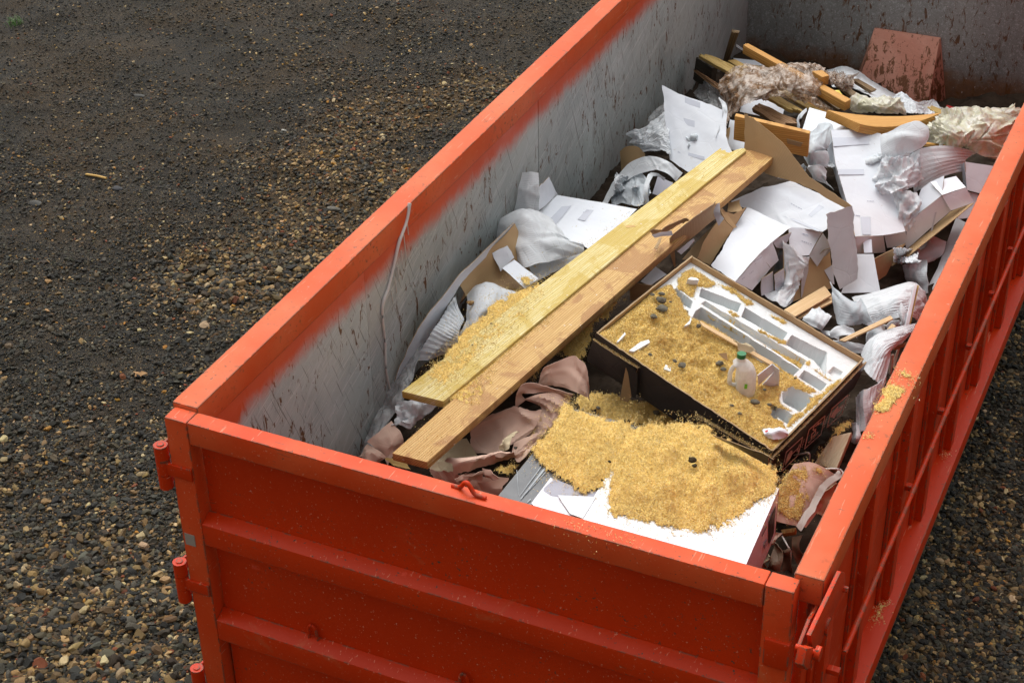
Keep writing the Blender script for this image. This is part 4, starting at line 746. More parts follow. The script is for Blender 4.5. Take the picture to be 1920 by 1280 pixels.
sawdust('sawdust_sprinkle', [(745, 845), (900, 700), (1100, 540), (1390, 300), (1450, 295), (1200, 500), (1000, 680), (810, 865)], SA, .001, 10, 'light sawdust dusting over the whole stained plank', dens=.028, mesh=False, spr=6)
slab('wood_splinter', [SB(1173, 425) + (0, 0, .006), SB(1174, 429) + (0, 0, .006), SB(1192, 427) + (0, 0, .006), SB(1190, 424) + (0, 0, .006)], .004, PINE2, bevel=0, label='small splinter lying across the long green plank', cat='splinter')
# paint flecks along the stained plank
for i, (px, py, r_) in enumerate([(850, 782, 8), (826, 789, 4), (838, 776, 3), (902, 722, 6), (1010, 636, 4)]):
    n = 9; a0 = RNG.uniform(0, 6); pt = [SA(px + r_ * 1.2 * math.cos(a0 + k * .7) * RNG.uniform(.6, 1.2), py + r_ * .7 * math.sin(a0 + k * .7) * RNG.uniform(.6, 1.2)) + np.array([0, 0, .0022]) for k in range(n)]
    build('paint_fleck', pt + [q - np.array([0, 0, .0015]) for q in pt], [list(range(n))] + [[k, (k + 1) % n, (k + 1) % n + n, k + n] for k in range(n)], WHITE, smooth=False, label='white paint fleck on the stained orange plank, number %s from its near end' % ['second', 'first', 'third', 'fourth', 'fifth'][i], cat='paint fleck', group='paint flecks')
# ------------------------------------------------------------------ brown torn carton between planks and white cartons
tc = thing('brown_carton', 'torn brown carton propped on the stained plank edge', 'carton')
loft('side_panel', [K15.row([(1145, -5, .45), (1100, 30, .44), (880, 190, .40), (575, 430, .36)]), K15.row([(1145, 215, .30), (1080, 270, .30), (870, 440, .26), (600, 640, .22)])], BB, res=.03, smooth=(False, True), tear=.004, parent=tc)
loft('lower_flap', K15.rows([[(870, 470, .27), (820, 500, .26), (640, 650, .22)], [(860, 500, .25), (760, 620, .22), (690, 680, .20)]]), CP, res=.02, wr=(.006, 12), tear=.004, parent=tc)
loft('torn_strip', K15.rows([[(535, 480, .33), (580, 430, .36)], [(545, 680, .22), (605, 640, .23)], [(600, 860, .12), (618, 850, .12)]]), (BROWN, WHITE, EDGE), res=.02, smooth=(False, False), parent=tc)
loft('torn_strip', K15.rows([[(290, 380, .40), (450, 330, .42), (720, 235, .45), (800, 240, .44)], [(320, 430, .38), (460, 370, .39), (600, 330, .40), (740, 290, .41)]]), BB, res=.015, wr=(.012, 14), tear=.006, parent=tc)
loft('torn_strip', K15.rows([[(310, 430, .37), (560, 370, .38)], [(340, 470, .35), (580, 430, .36)]]), CP, res=.02, wr=(.006, 14), tear=.004, parent=tc)
loft('torn_strip', K15.rows([[(400, 470, .34), (440, 460, .34)], [(330, 600, .32), (375, 610, .32)]]), BB, res=.02, wr=(.002, 14), parent=tc)
loft('white_flap', K15.rows([[(1165, 20, .46), (1205, 0, .46)], [(1125, 130, .40), (1215, 130, .42)], [(1190, 310, .32), (1262, 215, .36)]]), (WHITE, WHITE, EDGE), res=.02, smooth=(True, False), parent=tc)
loft('torn_strip', K15.rows([[(1215, 90, .42), (1250, 85, .42)], [(1280, 230, .38), (1330, 180, .38)], [(1390, 345, .34), (1435, 325, .34)]]), (BROWN, WHITE, EDGE), res=.02, parent=tc)
bc = thing('open_brown_carton', 'open brown carton trough beneath the white crushed carton', 'carton')
loft('panel', K15.rows([[(1270, 120, .28), (1400, 145, .27), (1560, 60, .26)], [(1000, 500, .16), (1150, 480, .16), (1320, 440, .17)], [(900, 740, .12), (960, 770, .12), (1075, 830, .13)]]), BB, res=.03, tear=.004, smooth=(False, False), parent=bc)
loft('panel', K15.rows([[(1230, 190, .24), (1150, 290, .2)], [(900, 520, .1), (1010, 500, .12)], [(700, 760, .06), (910, 740, .10)]]), BB, res=.03, smooth=(False, False), parent=bc)
loft('panel', K15.rows([[(1325, 0, .24), (1480, -40, .26)], [(1310, 120, .24), (1500, 110, .26)]]), BB, res=.03, tear=.008, parent=bc)
sheet('white_card', 'small white card corner between stained plank and black box', 'card', K15.rows([[(150, 1050, .11), (350, 860, .13)], [(270, 1110, .11), (500, 960, .13)]]), CP, res=.03, wr=(.002, 6))
sheet('card_flap', 'brown card flap against the left rim of the black box', 'card flap', K15.rows([[(0, 1060, .17), (330, 1110, .17)], [(10, 1300, .06), (130, 1300, .06)]]), BB, res=.03)
# ------------------------------------------------------------------ tall brown folded sheet and white crushed cartons
tb = thing('brown_sheet', 'tall brown card sheet standing behind the plank ends', 'card sheet')
loft('panel', [K1.row([(605, 428, .48), (632, 440, .47), (665, 462, .46), (780, 562, .42), (905, 718, .36), (1000, 780, .34), (1098, 855, .32)]),
               K1.row([(603, 600, .34), (632, 602, .33), (655, 606, .33), (700, 705, .27), (860, 748, .27), (960, 800, .26), (1075, 866, .27)])], BB, res=.025, smooth=(False, False), tear=.005, parent=tb)
loft('end_flap', K1.rows([[(985, 893, .33), (1040, 870, .34), (1075, 852, .34), (1101, 850, .33)], [(995, 1010, .25), (1045, 1010, .28), (1098, 1010, .28), (1118, 1010, .26)], [(1015, 1160, .10), (1045, 1240, .10), (1100, 1210, .10), (1128, 1188, .10)]]), (GREYC, BROWN, EDGE), res=.025, tear=.008, smooth=(False, False), wr=(.003, 6), label='greyish stained end flap with vertical print', parent=tb)
cc = thing('white_carton', 'crushed white carton lid under the torn card edge', 'carton')
mk(loft('top_panel', K9.rows([[(330, 190, .16), (640, 60, .20), (905, 0, .24), (1150, 110, .25), (1420, 250, .25)], [(520, 270, .15), (700, 240, .18), (880, 230, .20), (1080, 290, .20), (1260, 330, .20)], [(600, 310, .15), (740, 330, .16), (840, 320, .17), (1020, 400, .18), (1245, 430, .18)], [(700, 370, .13), (800, 400, .14), (900, 430, .15), (1040, 440, .16), (1190, 468, .16)]]), CP, res=.03, smooth=(False, False), tear=.004, wr=(.003, 3), parent=cc), K9, ('t', [(820, 320), (870, 320), (1190, 455), (1150, 462)]), ('t', [(1160, 215), (1210, 240), (1090, 330), (1060, 310)]), ('x', (900, 200), (1010, 260), 6, 5))
mk(loft('lower_panel', K9.rows([[(880, 425, .165), (1030, 430, .165), (1192, 470, .165)], [(885, 560, .13), (1000, 560, .14), (1130, 570, .14)], [(890, 660, .11), (970, 690, .12), (1068, 682, .12)]]), CP, res=.03, smooth=(False, False), wr=(.003, 6), parent=cc), K9, ('x', (1010, 478), (1065, 495), 10, 4), ('x', (1000, 545), (1100, 580), 7, 5), ('t', [(900, 600), (940, 640), (990, 720), (930, 660)]))
loft('side_flap', K9.rows([[(1192, 474, .16), (1270, 592, .10)], [(1068, 684, .12), (1143, 786, .03)]]), CP, res=.03, smooth=(False, False), wr=(.004, 12), parent=cc)
loft('side_flap', K9.rows([[(1205, 640, .09), (1285, 610, .08)], [(1110, 730, .05), (1220, 690, .03)]]), (WHITE2, BROWN, EDGE), res=.03, wr=(.003, 12), parent=cc)
for k, (a, b) in enumerate((((985, 475), (1065, 495)), ((975, 520), (1040, 535)))):
    n0, n1 = K9(a[0], a[1], .19), K9(b[0], b[1], .19)
c2 = thing('white_carton', 'dented white carton nearest the black box with printed front flaps', 'carton')
loft('top_panel', K9.rows([[(500, 240, .21), (700, 330, .21), (900, 425, .20)], [(330, 510, .19), (530, 530, .19), (728, 556, .18)], [(250, 650, .17), (430, 655, .17), (613, 665, .17)], [(165, 775, .15), (270, 850, .15), (388, 925, .15)]]), CP, res=.025, smooth=(False, False), wr=(.005, 6), tear=.004, parent=c2)
loft('front_flap', K9.rows([[(728, 558, .18), (787, 728, .07)], [(613, 667, .17), (715, 800, .07)]]), CP, res=.03, wr=(.003, 10), parent=c2)
mk(loft('front_flap', K9.rows([[(612, 668, .17), (713, 803, .07)], [(388, 927, .15), (540, 1006, .05)]]), CP, res=.03, smooth=(False, False), wr=(.003, 8), parent=c2), K9, ('x', (560, 740), (640, 690), 7, 6), ('x', (570, 760), (650, 710), 5, 6), ('x', (450, 900), (560, 820), 6, 8))
loft('corner_flap', K9.rows([[(728, 552, .18), (905, 470, .18)], [(765, 610, .12), (830, 620, .10)]]), (WHITE2, BROWN, EDGE), res=.03, wr=(.003, 10), parent=c2)
c3 = thing('printed_carton', 'pair of small printed carton ends under the dented white carton', 'carton')
loft('end_flap', K9.rows([[(625, 900, .09), (735, 830, .09)], [(625, 1055, -.01), (738, 1010, -.01)]]), (WHITE2, BROWN, EDGE), res=.03, wr=(.003, 10), parent=c3)
mk(loft('end_flap', K9.rows([[(745, 862, .09), (832, 800, .10)], [(755, 1012, -.01), (838, 976, .0)]]), (WHITE2, BROWN, EDGE), res=.03, wr=(.003, 10), parent=c3), K9, ('x', (765, 900), (820, 870), 5, 5), ('x', (765, 920), (820, 890), 5, 5), ('x', (765, 940), (820, 910), 5, 5), ('x', (765, 960), (820, 930), 5, 5))
loft('liner_strip', K9.rows([[(828, 565, .14), (850, 560, .14)], [(836, 975, .0), (856, 970, .0)]]), (BROWN, BROWN, EDGE), res=.03, parent=c3)
sheet('dark_plastic', 'dark glossy plastic piece in the gap between white cartons', 'plastic', K9.rows([[(790, 640, .08), (822, 620, .09)], [(740, 830, .03), (825, 800, .03)]]), m_plain('dark_glossy_plastic', (.03, .035, .032), .15, .6), res=.02, wr=(.006, 14))
sheet('plastic_film', 'cloudy film hanging from the crushed carton lid', 'plastic film', K9.rows([[(835, 545, .15), (900, 600, .16), (1000, 690, .16), (1065, 690, .15)], [(845, 760, .08), (900, 780, .10), (960, 790, .10), (1000, 790, .09)], [(840, 980, .0), (870, 990, .02), (910, 980, .02), (950, 960, .02)], [(640, 1050, -.02), (740, 1120, .0), (830, 1170, .0), (905, 1120, .0)]]), (FILM, FILM, FILM), wr=(.010, 8), fine=.002, res=.012)
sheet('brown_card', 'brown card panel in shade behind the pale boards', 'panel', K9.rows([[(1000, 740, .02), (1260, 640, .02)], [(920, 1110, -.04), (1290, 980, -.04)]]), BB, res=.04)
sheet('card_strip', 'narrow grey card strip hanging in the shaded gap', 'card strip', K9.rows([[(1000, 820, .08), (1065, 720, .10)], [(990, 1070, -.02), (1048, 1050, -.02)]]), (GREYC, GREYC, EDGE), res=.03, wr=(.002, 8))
sheet('white_card', 'white card lying below the greyish end flap', 'panel', K10.rows([[(1010, 80, .12), (1170, 80, .12)], [(940, 260, .08), (1200, 250, .08)], [(870, 440, .03), (1235, 432, .03)]]), CP, res=.04, smooth=(False, False))
sheet('white_scrap', 'pointed white card corner left of the greyish end flap', 'card', K10.rows([[(715, 230, .05), (790, 180, .06)], [(780, 350, .0), (810, 360, .0)]]), CP, res=.03)
slab('pale_board', [K10(345, 590, .08), K10(450, 655, .08), K10(785, 455, .08), K10(720, 370, .08)], .012, LIGHTW, label='wider pale wood board behind the black box corner', cat='board', group='pale boards')
slab('pale_board', [K10(470, 662, .05), K10(480, 672, .05), K10(790, 522, .05), K10(785, 462, .05)], .01, LIGHTW, label='narrow pale board lying just under the wider one', cat='board', group='pale boards')
# ------------------------------------------------------------------ centre right: long white lid, foam, film
bl_ = thing('long_white_carton', 'long white carton lid sloping down in the middle right', 'carton')
mk(loft('main_panel', K11.rows([[(285, 20, .26), (520, 20, .27), (745, 50, .26)], [(330, 330, .22), (560, 320, .23), (815, 380, .22)], [(430, 680, .17), (680, 660, .18), (890, 700, .18)], [(508, 1000, .13), (760, 990, .13), (972, 955, .13)]]), CP, res=.04, smooth=(False, True), wr=(.003, 2.5), parent=bl_), K11, ('t', [(350, 380), (590, 380), (592, 430), (352, 432)]), ('t', [(300, 90), (640, 80), (640, 150), (310, 170)]), ('t', [(560, 820), (650, 820), (655, 985), (575, 985)]), ('x', (620, 670), (690, 672), 6, 5), ('x', (500, 800), (560, 810), 6, 4))
mk(loft('front_flap', K11.rows([[(508, 1002, .13), (640, 997, .13), (770, 992, .13)], [(512, 1160, .03), (650, 1155, .03), (790, 1146, .03)]]), CP, res=.04, wr=(.002, 6), parent=bl_), K11, ('t', [(580, 1030), (660, 1028), (668, 1150), (592, 1152)]))
loft('front_flap', K11.rows([[(778, 992, .13), (972, 957, .13)], [(806, 1107, .05), (1000, 1076, .06)]]), CP, res=.04, wr=(.002, 6), parent=bl_)
loft('side_wall', K11.rows([[(250, 200, .17), (285, 30, .26)], [(290, 330, .15), (330, 330, .22)], [(370, 600, .12), (425, 660, .17)], [(470, 900, .08), (500, 980, .13)]]), (WHITE2, BROWN, EDGE), res=.03, smooth=(False, False), tear=.004, parent=bl_)
sheet('small_carton', 'small white box top just left of the curved plank', 'carton', K1.rows([[(905, 398, .24), (1000, 425, .24), (1150, 520, .25)], [(872, 500, .17), (960, 520, .20), (1060, 560, .22)]]), CP, res=.03, smooth=(False, False))
sheet('foam_loop', 'thin white foam loop beside the small box top', 'foam sheet', K1.rows([[(850, 495, .17), (845, 460, .22), (862, 425, .25), (888, 403, .26)], [(862, 498, .17), (858, 465, .21), (872, 438, .24), (893, 415, .25)]]), FOAM, res=.01)
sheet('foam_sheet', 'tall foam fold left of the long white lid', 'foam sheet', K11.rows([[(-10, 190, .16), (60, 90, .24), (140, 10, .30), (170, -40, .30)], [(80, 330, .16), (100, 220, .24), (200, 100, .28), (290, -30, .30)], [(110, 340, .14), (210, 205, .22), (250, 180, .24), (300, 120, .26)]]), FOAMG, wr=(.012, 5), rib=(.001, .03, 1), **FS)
sheet('foam_sheet', 'foam funnel opening beside the long white lid', 'foam sheet', K11.rows([[(100, 260, .2), (150, 215, .25), (210, 205, .26), (250, 220, .24)], [(95, 320, .16), (140, 330, .18), (200, 350, .18), (250, 370, .18)]]), FOAM, wr=(.006, 7), **FS)
sheet('foam_sheet', 'rounded foam roll below the foam funnel', 'foam sheet', K11.rows([[(65, 370, .16), (130, 345, .21), (200, 350, .22), (250, 400, .2)], [(110, 430, .15), (150, 430, .18), (200, 440, .18), (240, 480, .17)], [(150, 475, .12), (200, 500, .13), (260, 540, .12), (310, 580, .11)]]), FOAM, wr=(.006, 7), **FS)
sheet('foam_sheet', 'big smooth foam curl right of the curved plank', 'foam sheet', K11.rows([[(740, 70, .26), (860, 20, .30), (960, -30, .33), (1080, -60, .34), (1180, -10, .33)], [(760, 200, .24), (860, 130, .30), (960, 90, .33), (1070, 80, .33), (1190, 60, .31)], [(790, 310, .20), (860, 300, .24), (950, 260, .26), (1080, 200, .26), (1170, 130, .26)]]), FOAM, wr=(.012, 5), rib=(.001, .035, 1), **FS)
sheet('foam_sheet', 'fanned ribbed foam sheet in front of the yellowish bag', 'foam sheet', K11.rows([[(1000, 260, .22), (1120, 190, .26), (1300, 165, .27), (1480, 180, .26), (1640, 225, .2)], [(1020, 420, .18), (1130, 370, .24), (1280, 330, .26), (1420, 300, .24), (1540, 290, .2)], [(1060, 600, .12), (1120, 560, .18), (1240, 480, .2), (1380, 430, .2), (1510, 400, .16)]]), FOAM, wr=(.012, 4), rib=(.0022, .03, 0), res=.009)
sheet('plastic_film', 'crinkled clear film heaped on the long white lid', 'plastic film', K11.rows([[(800, 300, .24), (880, 270, .28), (1000, 240, .30), (1110, 230, .28)], [(700, 400, .22), (830, 370, .29), (960, 350, .32), (1080, 360, .30), ][:4], [(690, 520, .2), (820, 490, .27), (950, 490, .30), (1110, 430, .26)], [(760, 620, .18), (860, 600, .24), (960, 590, .26), (1080, 520, .2)]]), FILM, wr=(.012, 8), fine=.004, res=.008, tear=.012, cr=(.022, 40))
sheet('plastic_film', 'trailing clear film tongue over the lid edge', 'plastic film', K11.rows([[(850, 580, .21), (960, 580, .24), (1080, 600, .23)], [(900, 740, .18), (980, 720, .21), (1110, 700, .21)], [(930, 860, .15), (990, 840, .18), (1080, 810, .18)], [(975, 960, .13), (1000, 940, .14), (1040, 900, .14)]]), FILM, wr=(.012, 9), fine=.003, res=.01, tear=.008)
rc = thing('white_carton', 'long white carton on its side by the right rail', 'carton')
loft('top_panel', K11.rows([[(1120, 560, .24), (1205, 498, .28), (1330, 440, .30)], [(985, 930, .10), (1080, 800, .2), (1308, 622, .28)]]), CP, res=.03, smooth=(False, False), parent=rc)
mk(loft('long_side', K11.rows([[(1308, 624, .28), (1394, 764, .18)], [(1100, 790, .2), (1200, 930, .12)], [(985, 930, .12), (975, 1130, .04)]]), CP, res=.03, smooth=(False, False), parent=rc), K11, ('t', [(1245, 780), (1262, 775), (1215, 985), (1198, 990)]))
loft('end_flap', K11.rows([[(1200, 500, .285), (1440, 445, .29)], [(1310, 622, .285), (1532, 548, .29)]]), CP, res=.03, wr=(.002, 6), parent=rc)
loft('end_flap', K11.rows([[(1310, 625, .285), (1532, 552, .29)], [(1394, 763, .21), (1606, 686, .23)]]), CP, res=.03, wr=(.002, 6), parent=rc)
loft('bottom_panel', K11.rows([[(1606, 690, .225), (1392, 768, .20)], [(1400, 860, .15), (1180, 960, .12)], [(1000, 1180, .06), (960, 1140, .05)], [(850, 1270, .02), (830, 1270, .02)]]), BB, res=.03, smooth=(False, False), parent=rc)
sheet('brown_card', 'brown carton interior wall below the white lid flaps', 'panel', K10.rows([[(1175, 125, .10), (1300, 60, .11), (1470, -20, .13)], [(1195, 230, .03), (1260, 220, .04), (1330, 190, .05)], [(1215, 325, -.04), (1250, 300, -.03), (1290, 270, -.02)]]), BB, res=.03, smooth=(False, False))
pc = thing('printed_carton', 'small white carton with tick mark print against the right rail', 'carton')
loft('face_panel', K11.rows([[(1520, 312, .24), (1790, 352, .24)], [(1540, 572, .14), (1680, 610, .14)]]), CP, res=.04, parent=pc)
loft('side_strip', K11.rows([[(1488, 335, .20), (1518, 312, .24)], [(1500, 500, .12), (1538, 572, .14)]]), (WHITE2, BROWN, EDGE), res=.03, wr=(.002, 12), parent=pc)
for r0_, n_, x0_, y0_ in ((0, 15, 1560, 372), (1, 12, 1550, 436)):
    for k in range(n_):
        x, y = x0_ + k * 12, y0_ + k * 2.2
        a_, b_ = K11(x, y, .232 - .0), K11(x + 1, y + 26, .222)
        V = [K11(x, y, .236 - (y - 312) * .0004 + .003), K11(x + 5, y, .236 - (y - 312) * .0004 + .003), K11(x + 6, y + 26, .236 - (y - 286) * .0004 + .003), K11(x + 1, y + 26, .236 - (y - 286) * .0004 + .003)]
        build('tick_mark', np.array(V + [q - np.array([0, 0, .001]) for q in V]), [[0, 1, 2, 3], [7, 6, 5, 4]], PRINTG, parent=pc, smooth=False)
sheet('white_scrap', 'white card wedge below the tick mark carton', 'card', K11.rows([[(1545, 585, .12), (1650, 612, .12)], [(1450, 840, .03), (1560, 830, .04)]]), CP, res=.04, wr=(.003, 6))
sheet('grey_board', 'long grey ribbed board leaning along the right wall', 'board', K11.rows([[(1440, 825, .06), (1545, 880, .08)], [(1270, 1290, -.02), (1400, 1290, -.0)], [(1160, 1500, -.06), (1290, 1510, -.04)]]), (GREYC, BROWN, EDGE), res=.03, smooth=(False, False))
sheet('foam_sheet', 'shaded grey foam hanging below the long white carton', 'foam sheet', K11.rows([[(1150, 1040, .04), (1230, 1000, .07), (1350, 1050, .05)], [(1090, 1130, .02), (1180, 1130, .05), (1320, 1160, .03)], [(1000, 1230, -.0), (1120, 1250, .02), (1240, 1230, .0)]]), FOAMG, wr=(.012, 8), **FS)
sheet('foam_sheet', 'ribbed foam strip dropping into the dark gap', 'foam sheet', K10.rows([[(1440, 185, .02), (1530, 160, .04), (1625, 140, .04)], [(1460, 280, -.02), (1520, 280, .0), (1585, 290, .0)], [(1490, 350, -.06), (1530, 350, -.04), (1570, 340, -.04)]]), FOAMG, rib=(.002, .03, 1), res=.008)
sheet('foam_sheet', 'narrow foam strip beside the dark gap at the right wall', 'foam sheet', K10.rows([[(1618, 140, .04), (1668, 140, .05)], [(1560, 300, -.0), (1665, 300, .02)], [(1640, 440, -.06), (1672, 440, -.05)]]), FOAMG, rib=(.0015, .03, 1), res=.012)
XS = [(400, 560, 'small foam tuft above the moulded tray'), (1255, 520, 'crumpled foam tuft under the big foam curl'), (960, 640, 'rumpled foam lump between foam fold and roll'), (1420, 640, 'foam lump beneath the fanned ribbed foam'), (1180, 640, 'foam crumple beside the crinkled film'),
      (1560, 640, 'foam tuft beside the yellowish bag'), (820, 690, 'foam wad behind the tall brown sheet'), (60, 740, 'foam wad at the foot of the left wall'), (1350, 1080, 'grey foam wad in the dark gap at right'), (1500, 640, 'foam crumple right of the tick mark carton')]
for i, (x, y, lb) in enumerate(XS):
    rg = np.random.default_rng(i + 40); rr = [[(x + (a - 1.5) * 38 + rg.uniform(-12, 12), y + (b - 1.5) * 24 + rg.uniform(-8, 8), .10 + .07 * math.sin(a + b + i) + rg.uniform(0, .05)) for a in range(4)] for b in range(4)]
    sheet('foam_wad', lb, 'foam sheet', K1.rows(rr), FOAM if i % 3 else FOAMG, wr=(.016, 9), fine=.003, res=.01, tear=.01)
# yellowish bag
sheet('plastic_bag', 'crumpled yellowish plastic bag heaped against the right rail', 'plastic bag', K1.rows([
    [(1495, 450, .18), (1540, 420, .24), (1620, 405, .26), (1760, 405, .24), (1920, 408, .12)],
    [(1460, 500, .16), (1530, 470, .30), (1630, 460, .34), (1760, 460, .32), (1880, 465, .14)],
    [(1450, 545, .14), (1530, 530, .30), (1630, 530, .33), (1740, 540, .30), (1830, 560, .16)],
    [(1480, 570, .12), (1540, 575, .18), (1620, 580, .22), (1700, 620, .22), (1780, 640, .12)]]), FILMY, wr=(.012, 4), fine=.002, thick=.0015, res=.009, cr=(.030, 34))
sheet('plastic_bag', 'cloudy crumpled bag behind the curved plank', 'plastic bag', K1.rows([[(1068, 375, .16), (1115, 343, .22), (1190, 350, .22), (1260, 355, .20), (1330, 370, .14)], [(1080, 400, .14), (1140, 385, .22), (1210, 385, .24), (1280, 390, .20), (1350, 410, .12)], [(1100, 420, .12), (1150, 420, .16), (1210, 425, .17), (1280, 425, .14), (1350, 430, .08)]]), FILMY, wr=(.008, 5), fine=.002, res=.009, cr=(.020, 26))
# curved plank and horizontal board
slab('curved_plank', [K1(985, 408, .34), K1(1140, 474, .34), K1(1440, 452, .24), K1(1520, 420, .24)], .05, AMBER, warp=-.03, label='thick amber plank end bridging foam and bag', cat='plank')
slab('lumber_offcut', [K1(1440, 556, .20), K1(1440, 566, .20), K1(1540, 580, .19), K1(1530, 568, .20)], .02, AMBER, label='amber offcut peeking out under the yellowish bag', cat='offcut')
q_ = [K1.z(560, 437, -.33), K1.z(905, 518, -.38)]
bm = bmesh.new(); t0, t1 = q_; nrm = np.cross(t1 - t0, [0, 0, 1.]); nrm /= np.linalg.norm(nrm); nrm *= .035; dz = np.array([0, 0, -.14])
hexa(bm, [t0 + dz, t1 + dz, t1 + dz - nrm, t0 + dz - nrm, t0, t1, t1 - nrm, t0 - nrm], .004); eL_ = (t1 - t0) / np.linalg.norm(t1 - t0)
bmobj('edge_board', bm, AMBER, uvf=lambda V: np.stack([(V - t0) @ eL_, V[:, 2]], -1), label='amber board standing on edge behind the tall brown sheet', cat='board')
sheet('white_tray', 'white moulded tray with rounded holes by the leaning sheet', 'tray', K1.rows([[(540, 455, .26), (605, 470, .26)], [(520, 590, .14), (605, 600, .14)]]), (WHITE, WHITE, WHITE), res=.02, wr=(.003, 12), tear=.006)
sheet('card_flap', 'short brown card flap left of the moulded tray', 'card flap', K1.rows([[(525, 497, .22), (538, 488, .23)], [(490, 560, .16), (530, 560, .18)], [(492, 590, .13), (525, 592, .13)]]), BB, res=.02, smooth=(False, False))
sheet('card_flap', 'small brown card flap before the board on edge', 'card flap', K1.rows([[(800, 543, .30), (875, 562, .30)], [(805, 582, .24), (855, 592, .24)]]), BB, res=.02)
# ------------------------------------------------------------------ lower right: foam and strips
sheet('foam_sheet', 'large ribbed white foam arching beside the right rail', 'foam sheet', K10.rows([[(975, 490, .05), (1200, 430, .09), (1400, 370, .12), (1540, 345, .12), (1640, 420, .08), (1668, 490, .02)], [(1060, 620, .06), (1230, 570, .10), (1400, 510, .14), (1540, 490, .14), (1610, 560, .08), (1640, 620, .02)], [(1120, 740, .04), (1250, 700, .07), (1400, 670, .10), (1500, 650, .10), (1570, 690, .05), (1600, 720, .0)]]), FOAM, rib=(.0028, .030, 0), wr=(.006, 4), res=.008)
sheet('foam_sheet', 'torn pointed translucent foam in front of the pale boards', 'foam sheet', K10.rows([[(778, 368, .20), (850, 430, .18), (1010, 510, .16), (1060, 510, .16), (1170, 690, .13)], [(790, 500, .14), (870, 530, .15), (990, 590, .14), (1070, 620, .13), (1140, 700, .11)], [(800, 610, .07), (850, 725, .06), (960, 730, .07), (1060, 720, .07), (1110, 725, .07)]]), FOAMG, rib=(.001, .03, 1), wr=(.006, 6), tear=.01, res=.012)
sheet('foam_sheet', 'ribbed foam flap touching the back rim of the black box', 'foam sheet', K10.rows([[(600, 585, .08), (680, 580, .10), (780, 660, .08)], [(560, 640, .08), (650, 650, .11), (740, 720, .09)], [(520, 695, .06), (600, 740, .08), (690, 785, .06)]]), FOAM, rib=(.002, .03, 1), wr=(.006, 6), res=.008)
for i, (rw, lb, mt) in enumerate([
    ([[(760, 800, .07), (860, 735, .10), (980, 770, .10)], [(790, 850, .05), (900, 830, .08), (1020, 850, .07)]], 'rumpled white foam just under the thin wood strip', FOAM),
    ([[(800, 870, .08), (950, 890, .10), (1110, 920, .09)], [(900, 940, .05), (1000, 950, .07), (1080, 960, .06)], [(980, 985, .03), (1040, 985, .04), (1080, 985, .03)]], 'white foam tongue behind the black box corner', FOAM),
    ([[(1090, 870, .08), (1130, 770, .12), (1210, 725, .14), (1290, 740, .12)], [(1110, 900, .06), (1170, 850, .10), (1230, 820, .11), (1290, 800, .08)]], 'rounded translucent foam hump beside the thin wood strip', FOAMG),
    ([[(690, 780, .04), (760, 790, .06), (840, 840, .05)], [(740, 830, .03), (800, 850, .04), (860, 880, .03)]], 'small white foam scrap by the box rim', FOAM),
    ([[(1400, 590, .16), (1425, 530, .18), (1470, 600, .16)], [(1420, 680, .12), (1440, 690, .13), (1470, 690, .12)], [(1425, 750, .08), (1445, 740, .08), (1465, 720, .08)]], 'pointed white foam spike left of the upright trim', FOAM),
    ([[(1290, 745, .07), (1350, 715, .09), (1420, 700, .09)], [(1300, 790, .04), (1360, 770, .05), (1420, 750, .05)]], 'flat white foam strip behind the small wood block', FOAM)]):
    sheet('foam_scrap', lb, 'foam sheet', K10.rows(rw), mt, wr=(.010, 10), res=.01)
slab('wood_strip', [K10(1325, 645, .22), K10(1352, 675, .22), K10(905, 886, .14), K10(850, 872, .14)], .008, LIGHTW, bevel=.001, label='thin flat pale wood strip lying across the foam', cat='wood strip')
slab('white_trim', [K10(1548, 362, .26), K10(1575, 365, .26), K10(1500, 730, .12), K10(1465, 735, .12)], .02, m_plain('white_trim_paint', (.78, .79, .82), .4), bevel=.001, label='upright narrow white trim by the right rail', cat='trim')
slab('trim_back', [K10(1576, 366, .255), K10(1592, 372, .255), K10(1514, 724, .12), K10(1500, 732, .12)], .018, OLDY, bevel=.001, label='thin brown edge strip fixed behind the white trim', cat='trim')
slab('lumber_block', [K10(1340, 716, .14), K10(1380, 742, .14), K10(1312, 804, .12), K10(1292, 772, .12)], .03, LIGHTW, label='small square pale wood block on the foam', cat='block')
sheet('foam_sheet', 'long ribbed foam sweeping down the right rail', 'foam sheet', K10.rows([[(1560, 722, .12), (1540, 780, .13), (1490, 840, .11), (1440, 900, .06)], [(1380, 755, .16), (1400, 830, .19), (1380, 900, .18), (1340, 960, .12)], [(1200, 830, .16), (1240, 900, .2), (1280, 980, .2), (1310, 1060, .14)], [(1110, 900, .14), (1150, 1010, .17), (1220, 1100, .17), (1290, 1180, .12)], [(1060, 1010, .10), (1080, 1130, .13), (1160, 1230, .14), (1250, 1290, .1)]]), FOAM, rib=(.0028, .030, 1), wr=(.004, 4), res=.008, maxn=150)
sheet('foam_sheet', 'folded ribbed foam corner beside the arrow end of the box', 'foam sheet', K12.rows([[(690, 150, .10), (740, 110, .14), (830, 65, .14), (880, 20, .1)], [(695, 240, .06), (740, 220, .10), (790, 180, .1), (850, 130, .06)], [(715, 390, .0), (740, 360, .03), (770, 290, .03), (800, 260, .0)]]), FOAM, rib=(.002, .03, 1), wr=(.004, 5), res=.01, smooth=(False, False))
sheet('foam_scrap', 'small curled foam below the folded foam corner', 'foam sheet', K12.rows([[(655, 315, .02), (685, 305, .05), (710, 330, .04)], [(665, 380, 0), (690, 400, .03), (715, 395, .02)], [(660, 430, -.03), (690, 440, -.02), (705, 420, -.02)]]), FOAM, wr=(.006, 12), res=.01)
